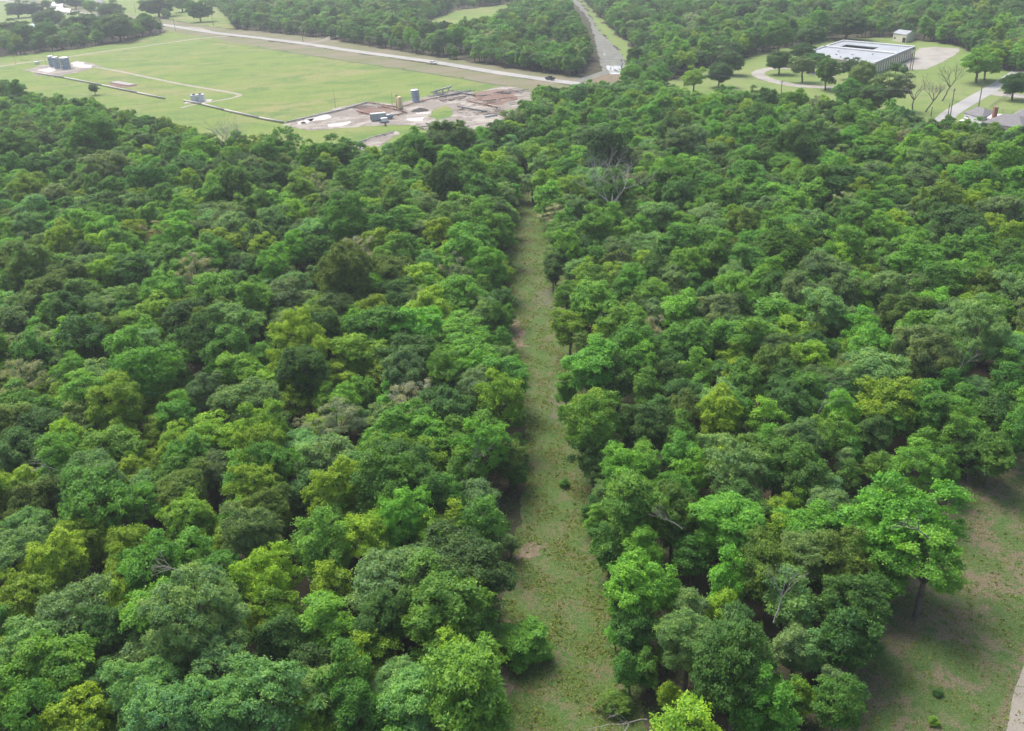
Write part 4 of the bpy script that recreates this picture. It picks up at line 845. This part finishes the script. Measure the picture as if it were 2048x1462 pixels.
# vehicles
def wheels(t, xs, yw, r=.36):
    for sx in xs:
        for sy in (-yw, yw):
            b = MB(); b.cyl((sx, sy - .12, r), (sx, sy + .12, r), r, n=20); w = b.build('wheel', M_TYRE, t)
            c = MB(); s = 1 if sy > 0 else -1; c.cyl((sx, sy + s * .12, r), (sx, sy + s * .14, r), r * .62, n=14); c.build('rim', M_RIM, w)
def vehicle(kind, fx, fy, ang, paint, label):
    x, y, _ = P(fx, fy); t = empty(kind, (x, y, .09), ang); tag(t, label, 'car' if kind == 'parked_car' or kind == 'car' else 'pickup truck')
    if kind == 'car':
        L = 4.7; body = [(-2.35, .4), (-2.35, .95), (-1.3, 1.05), (2.25, 1.05), (2.35, .95), (2.35, .4)]; cabin = [(-1.15, 1.05), (-.45, 1.68), (1.85, 1.7), (2.22, 1.05)]
    else:
        L = 5.7; body = [(-2.85, .45), (-2.85, .98), (-1.5, 1.12), (2.75, 1.12), (2.85, 1.0), (2.85, .45)]; cabin = [(-1.35, 1.12), (-.6, 1.82), (.85, 1.84), (1.05, 1.12)]
    b = MB(); b.prism(body, -.92, .92); b.build('body', paint, t, bevel=.08)
    b = MB(); b.prism(cabin, -.78, .78); b.build('cabin', paint, t, bevel=.06)
    x0, x1 = cabin[0][0], cabin[3][0]; c1, c2 = cabin[1][0], cabin[2][0]; zt = cabin[1][1]
    for sy in (-1, 1):
        b = MB(); b.prism([(x0 + .32, 1.13), (c1 + .08, zt - .1), (c2 - .08, zt - .1), (x1 - .22, 1.13)], *sorted((sy * .785, sy * .80))); b.build('side_window', M_GLASS, t)
    def pane(xa, za, xb, zb):
        b = MB(); d = Vector((za - zb, 0, xb - xa)).normalized() * .02 * (1 if xb > xa else 1)
        n_ = Vector((-(zb - za), 0, (xb - xa))).normalized(); n_ = n_ if n_.z > 0 else -n_
        q = [Vector((xa, -.68, za)) + n_ * .025, Vector((xa, .68, za)) + n_ * .025, Vector((xb, .68, zb)) + n_ * .025, Vector((xb, -.68, zb)) + n_ * .025]
        b.add(q, [(0, 1, 2, 3)]); return b
    pane(x0 + .06, 1.12, c1 - .05, zt - .07).build('windscreen', M_GLASS, t); pane(c2 + .03, zt - .07, x1 - .04, 1.14).build('rear_window', M_GLASS, t)
    if kind != 'car':
        b = MB(); b.box(1.15, 2.72, -.78, .78, 1.124, 1.14); b.build('bed', M_DARK, t)
        for a in ((1.1, 2.85, -.92, -.8), (1.1, 2.85, .8, .92), (2.75, 2.85, -.8, .8)): 
            b = MB(); b.box(*a, 1.123, 1.3); b.build('bed_wall', paint, t)
    for sy in (-.65, .65):
        b = MB(); b.box(-L / 2 - .02, -L / 2 + .02, sy - .2, sy + .2, .68, .85); b.build('headlight', M_LAMP, t); b = MB(); b.box(L / 2 - .02, L / 2 + .02, sy - .15, sy + .15, .7, .9); b.build('tail_light', M_RED, t)
    wheels(t, (-L * .31, L * .31), .8); return t
ra = vdir((860, 123), (1000, 146))
vehicle('car', 867, 128, ra + PI, M_CARW, 'white car driving along the long road above the field')
vehicle('pickup_truck', 1100, 160, ra + .02, M_CARB, 'dark blue pickup truck on the road near the wood')
vehicle('car', 1933, 246, .2, M_CARW, 'white car parked in front of the grey garage at the right edge')
vehicle('car', 68, 4, .4, M_CARW, 'white car on the far road in the upper left corner')
vehicle('pickup_truck', 112, 17, .2, M_CARW, 'white pickup truck parked by the far pale shed')

# power poles and cables
POLETOP = {}
def pole(key, fx, fy, h, label, arm=True, box=False, az=0.0, lean=0.0):
    x, y, _ = P(fx, fy); t = empty('utility_pole', (x, y, 0), az); tag(t, label, 'utility pole', 'utility poles along the roads')
    b = MB(); b.cyl((0, 0, 0), (lean, 0, h), .19, .13, n=10); b.build('post', M_WOOD, t)
    if arm:
        b = MB(); b.box(-1.1, 1.1, -.06, .06, h - .7, h - .55); b.build('crossarm', M_WOOD, t)
        for s in (-1, 0, 1):
            b = MB(); b.cyl((s, 0, h - .55), (s, 0, h - .3), .07, n=8); b.build('insulator', M_WHITE, t)
    if box: b = MB(); b.cyl((0, -.4, h - 2.6), (0, -.4, h - 1.4), .38, n=14); b.build('transformer', M_ROOFL, t)
    POLETOP[key] = Vector((x, y, h))
raz = vdir((600, 86), (1000, 146)) + PI / 2
pole('a', 281, 38, 10, 'utility pole right of two in the far pasture', az=raz); pole('a2', 272, 26, 9, 'utility pole left of two in the far pasture', False, az=raz)
pole('b', 351, 62, 10, 'utility pole beside the road bend', az=raz); pole('b2', 427, 52, 9, 'utility pole beyond the road where it meets the lane', az=raz)
pole('c', 606, 84, 10, 'utility pole with pale transformer by the side track', True, True, az=raz)
pole('d', 1010, 138, 10, 'utility pole half hidden in the trees above the road', az=raz)
pole('e', 1243, 168, 11, 'utility pole at the muddy track crossing', True, True, az=raz); pole('f', 1560, 214, 10, 'utility pole in the wood edge below the drive', az=raz)
pole('g', 1897, 252, 12.5, 'utility pole at the street corner, taller of two', az=raz); pole('g2', 1893, 248, 7, 'short post close beside the corner utility pole', False)
pole('h', 1956, 220, 12, 'utility pole at the garage corner along the fence', True, az=1.2); pole('i', 1824, 141, 10, 'utility pole by the parking lot, right of two', False); pole('j', 1820, 140, 10, 'utility pole by the parking lot with a box, left of two', True, True)
pole('k', 1862, 232, 3.2, 'short sign post at the left side of the street corner', False)
def cable(k1, k2, off, label, sag=1.2):
    A, B = POLETOP[k1], POLETOP[k2]; d = Vector((off * math.cos(raz), off * math.sin(raz), -.3)); b = MB(); n = 14; pr = None
    for i in range(n + 1):
        s = i / n; p = (A + d).lerp(B + d, s) - Vector((0, 0, 4 * sag * s * (1 - s)))
        if pr is not None: b.cyl(pr, p, .035, n=4, caps=False)
        pr = p
    o = b.build('power_cable', M_CABLE); tag(o, label, 'cable', 'power cables strung along the road')
for k1, k2, wd in (('b', 'c', 'from the road bend to the pale transformer'), ('c', 'd', 'above the dark tree belt along the road'), ('d', 'e', 'towards the muddy track crossing'), ('e', 'f', 'over the trees left of the lawn'), ('f', 'g', 'over the lawn edge towards the street corner')):
    for off, w2 in ((-1, 'near'), (1, 'far')): cable(k1, k2, off, f'{w2} power cable {wd}')

# ------------------------------------------------------------------ warehouse
WH = 5.0
BL, BR, FR, FLc = [P(a, b, WH) for a, b in ((1686, 81.6), (1831, 94), (1750, 127), (1600, 109.3))]
ox, oy = BL[0], BL[1]
def wq(u, v, z): p = (BL * (1 - u) + BR * u) * (1 - v) + (FLc * (1 - u) + FR * u) * v; return (p[0] - ox, p[1] - oy, z)
def slab(u0, u1, v0, v1, z0, z1):
    V = [wq(u0, v0, z0), wq(u1, v0, z0), wq(u1, v1, z0), wq(u0, v1, z0), wq(u0, v0, z1), wq(u1, v0, z1), wq(u1, v1, z1), wq(u0, v1, z1)]
    return MB().add(V, [(0, 3, 2, 1), (4, 5, 6, 7), (0, 1, 5, 4), (1, 2, 6, 5), (2, 3, 7, 6), (3, 0, 4, 7)])
t = empty('warehouse', (ox, oy, 0)); tag(t, 'large low warehouse with flat grey metal roof and beige panelled walls', 'warehouse')
hu0, hu1, hv0, hv1 = .17, .62, .20, .36
for k, a in enumerate(((0, 1, 0, hv0), (0, hu0, hv0, hv1), (hu1, 1, hv0, hv1), (0, 1, hv1, 1))): slab(*a, WH - .35, WH).build('roof', M_ROOF, t)
for a in ((hu0 - .004, hu0, hv0, hv1), (hu1, hu1 + .004, hv0, hv1), (hu0, hu1, hv0 - .008, hv0)): slab(*a, .1, WH - .36).build('courtyard_wall', M_DARK, t)
slab(.01, .99, .012, .02, .1, WH - .36).build('wall', M_BEIGE, t, ); slab(.01, .99, .98, .988, .1, WH - .36).build('wall', M_BEIGE, t)
slab(.01, .016, .021, .979, .1, WH - .36).build('wall', M_BEIGE, t); slab(.984, .99, .021, .979, .1, WH - .36).build('wall', M_BEIGE, t)
# upstand strips of pale ribbed metal
for a in ((0, 1, 0, .035), (.0, .97, .42, .47), (0, .02, .036, .99), (.985, 1, .036, .99)):
    slab(*a, WH + .004, WH + .55).build('parapet', M_ROOFL, t)
for k in range(36):
    u = .012 + k * .0275; 
    if u < .98: slab(u, u + .004, -.002, .0375, WH + .003, WH + .62).build('rib', M_TRIM, t); slab(u, u + .004, .4185, .4715, WH + .003, WH + .62).build('rib', M_TRIM, t)
slab(.0, 1, .99, 1.004, WH - .9, WH + .08).build('fascia', M_TAN, t); slab(.986, 1.003, 0.0, .99, WH - .9, WH - .36).build('fascia', M_TAN, t)
for k in range(17):
    v = .03 + k * .057; slab(.991, .9965, v, v + .006, .1, WH - .9).build('pilaster', M_TAN, t)
for u, v in ((.3, .62), (.55, .72), (.38, .8), (.75, .6), (.5, .9)):
    slab(u, u + .012, v, v + .02, WH + .003, WH + .7).build('roof_vent', M_TRIM, t)
# rectangular hut behind it
def house(name, corners, h, ridge, wall, roof, label, cat='house', hip=False, parts=(), group=None, over=.35):
    """corners: four ground points in px, near-left, near-right, far-right, far-left"""
    W = [P(*c) for c in corners]; c0 = sum(W) / 4; W = [w - c0 for w in W]; t = empty(name, (c0[0], c0[1], 0)); tag(t, label, cat, group)
    b = MB(); b.add([(w[0], w[1], 0) for w in W] + [(w[0], w[1], h) for w in W], [(0, 1, 5, 4), (1, 2, 6, 5), (2, 3, 7, 6), (3, 0, 4, 7)]); 
    m0, m1 = (W[0] + W[3]) / 2, (W[1] + W[2]) / 2
    if not hip: b.add([(W[0][0], W[0][1], h), (W[3][0], W[3][1], h), (m0[0], m0[1], h + ridge * .96), (W[1][0], W[1][1], h), (W[2][0], W[2][1], h), (m1[0], m1[1], h + ridge * .96)], [(0, 1, 2), (4, 3, 5)])
    b.build('wall', wall, t)
    E = [w * (1 + over / max(2, np.linalg.norm(w))) for w in W]; s = .32 if hip else 0
    r0 = m0 + (m1 - m0) * s; r1 = m1 + (m0 - m1) * s
    if not hip: r0 = m0 * (1 + over / 6); r1 = m1 * (1 + over / 6)
    V = [(e[0], e[1], h - .12) for e in E] + [(r0[0], r0[1], h + ridge), (r1[0], r1[1], h + ridge)]; Fc = [(0, 1, 5, 4), (2, 3, 4, 5)] + ([(1, 2, 5), (3, 0, 4)] if hip else [])
    rf = link_mesh('roof', V, Fc, roof, t); sm = rf.modifiers.new('thick', 'SOLIDIFY'); sm.thickness = .18; sm.offset = 1
    A, B = W[0], W[1]; L = float(np.linalg.norm(B - A)); d = (B - A) / L; nn = np.array([d[1], -d[0], 0])
    for kind, s0, s1, z0, z1 in parts:
        q0 = A + d * L * s0 + nn * .04; q1 = A + d * L * s1 + nn * .04; back = nn * -.038
        V = [(q0[0], q0[1], z0), (q1[0], q1[1], z0), (q1[0], q1[1], z1), (q0[0], q0[1], z1)]; V += [(v[0] + back[0], v[1] + back[1], v[2]) for v in V]
        link_mesh(kind, V, [(0, 1, 2, 3), (0, 4, 5, 1), (1, 5, 6, 2), (2, 6, 7, 3), (3, 7, 4, 0)], {'window': M_GLASS, 'door': M_DARK, 'garage_door': M_WHITE}[kind], t)
    return t
house('storage_building', [(1785, 82), (1811, 86), (1830, 79), (1806, 76)], 4.2, 1.0, M_BEIGE, M_ROOF, 'small beige building with grey roof behind the warehouse', 'building', parts=(('door', .74, .97, .1, 2.6), ('window', .1, .2, 1.2, 2.2)))
# houses on the right
house('garage', [(1926, 243), (1961, 254), (1990, 243), (1955, 232)], 3.0, 1.6, M_WHITE, M_SHING, 'white garage with dark grey hipped roof by the street corner', 'house', True, (('window', .12, .3, 1.1, 2.1), ('garage_door', .45, .85, .05, 2.4)))
hh = house('house', [(1962, 264), (2040, 276), (2075, 262), (1995, 250)], 3.1, 2.2, M_TAN, M_SHING, 'long house with dark grey roof at the right edge, nearest the wood', 'house', True, (('window', .2, .3, 1, 2.1), ('window', .5, .6, 1, 2.1), ('door', .38, .43, .1, 2.1)))
b = MB(); b.box(-3.2, -2.0, 5.2, 6.4, 0, 7.0); b.build('chimney', M_BRICK, hh)
house('house', [(2015, 254), (2085, 262), (2100, 248), (2035, 240)], 3.1, 2.2, M_TAN, M_SHING, 'house with grey roof behind the long one, cut by the right edge', 'house', True)
house('carport', [(1972, 252), (2014, 256), (2026, 247), (1985, 243)], 2.6, .35, M_WHITE, M_TRIM, 'flat pale patio roof between the garage and the houses', 'carport')
# yard fence
def fence(pts, label, h=1.2, mt=M_STEELD):
    W = [P(*q) for q in pts]; o = W[0]; t = empty('yard_fence', (o[0], o[1], 0)); tag(t, label, 'fence', 'fences of the yard by the street')
    rl = MB()
    for i in range(len(W) - 1):
        A, B = W[i] - o, W[i + 1] - o; L = float(np.linalg.norm(B - A)); n = max(2, int(L / 2.8))
        for z in (h, h * .55, .15): rl.cyl((A[0], A[1], z), (B[0], B[1], z), .035, n=4)
        for k in range(n):
            q = A + (B - A) * k / n; pp = MB(); pp.cyl((q[0], q[1], 0), (q[0], q[1], h + .05), .05, n=6); pp.build('post', mt, t)
    rl.build('rail', mt, t)
fence([(1956, 221), (1985, 224), (2045, 229), (2100, 234)], 'dark fence across the yard just above the garage roof')
fence([(1980, 216), (2000, 202), (2022, 189), (2060, 194), (2100, 199)], 'dark fence around the lawn with the single dark oak')
fence([(1938, 226), (1956, 218)], 'short piece of dark fence left of the garage pole')
# houses upper left
house('house', [(62, 66), (80, 71), (89, 58), (66, 54)], 3.0, 1.4, M_WHITE, M_BLUER, 'house with pale blue-grey roof among dark oaks, upper left', 'house', parts=(('window', .2, .4, 1, 2), ('door', .6, .75, .1, 2.1)))
house('shed', [(120, 76), (134, 78), (143, 70), (130, 68)], 2.8, 1.0, M_TAN, M_TRIM, 'shed with pale roof and dark open front above the lane', 'shed', parts=(('door', .3, .9, .05, 2.2),))
house('shed', [(110, 66), (120, 69), (126, 64), (116, 61)], 2.4, .6, M_TAN, M_TRIM, 'low pale roofed shed behind the open fronted shed', 'shed')
house('barn', [(112, 26), (140, 31), (144, 24), (118, 19)], 3.0, 1.2, M_BEIGE, M_TRIM, 'long pale roofed barn in the far yard', 'barn', parts=(('door', .2, .35, .1, 2.4),))
house('house', [(104, 16), (126, 19), (130, 12), (110, 9)], 3.0, 1.4, M_WHITE, M_TRIM, 'far white house with pale roof behind the barn', 'house', parts=(('window', .3, .4, 1, 2),))
house('barn', [(168, 9), (205, 12), (208, 4), (172, 1)], 3.4, 1.6, M_BEIGE, M_SHING, 'far grey roofed barn at the top edge of the photo', 'barn')
# ------------------------------------------------------------------ haze
b = MB(); b.box(-2300, 2300, -115, 2700, -1, CAM_H + 6); hz = b.build('haze', None); tag(hz, kind='stuff')
hz['label'] = 'thin pale haze in the air over the whole wood'; hz['category'] = 'haze'
hm = bpy.data.materials.new('haze_air'); hm.use_nodes = True; ht = hm.node_tree; ht.nodes.remove(ht.nodes['Principled BSDF'])
pv = ht.nodes.new('ShaderNodeVolumePrincipled'); pv.inputs['Density'].default_value = HAZE; pv.inputs['Color'].default_value = (.86, .93, 1.0, 1); pv.inputs['Anisotropy'].default_value = .2
ht.links.new(pv.outputs[0], ht.nodes['Material Output'].inputs['Volume']); hz.data.materials.append(hm)
C.cycles.volume_bounces = 0; C.cycles.max_bounces = 8; C.cycles.diffuse_bounces = 4; C.cycles.transmission_bounces = 4
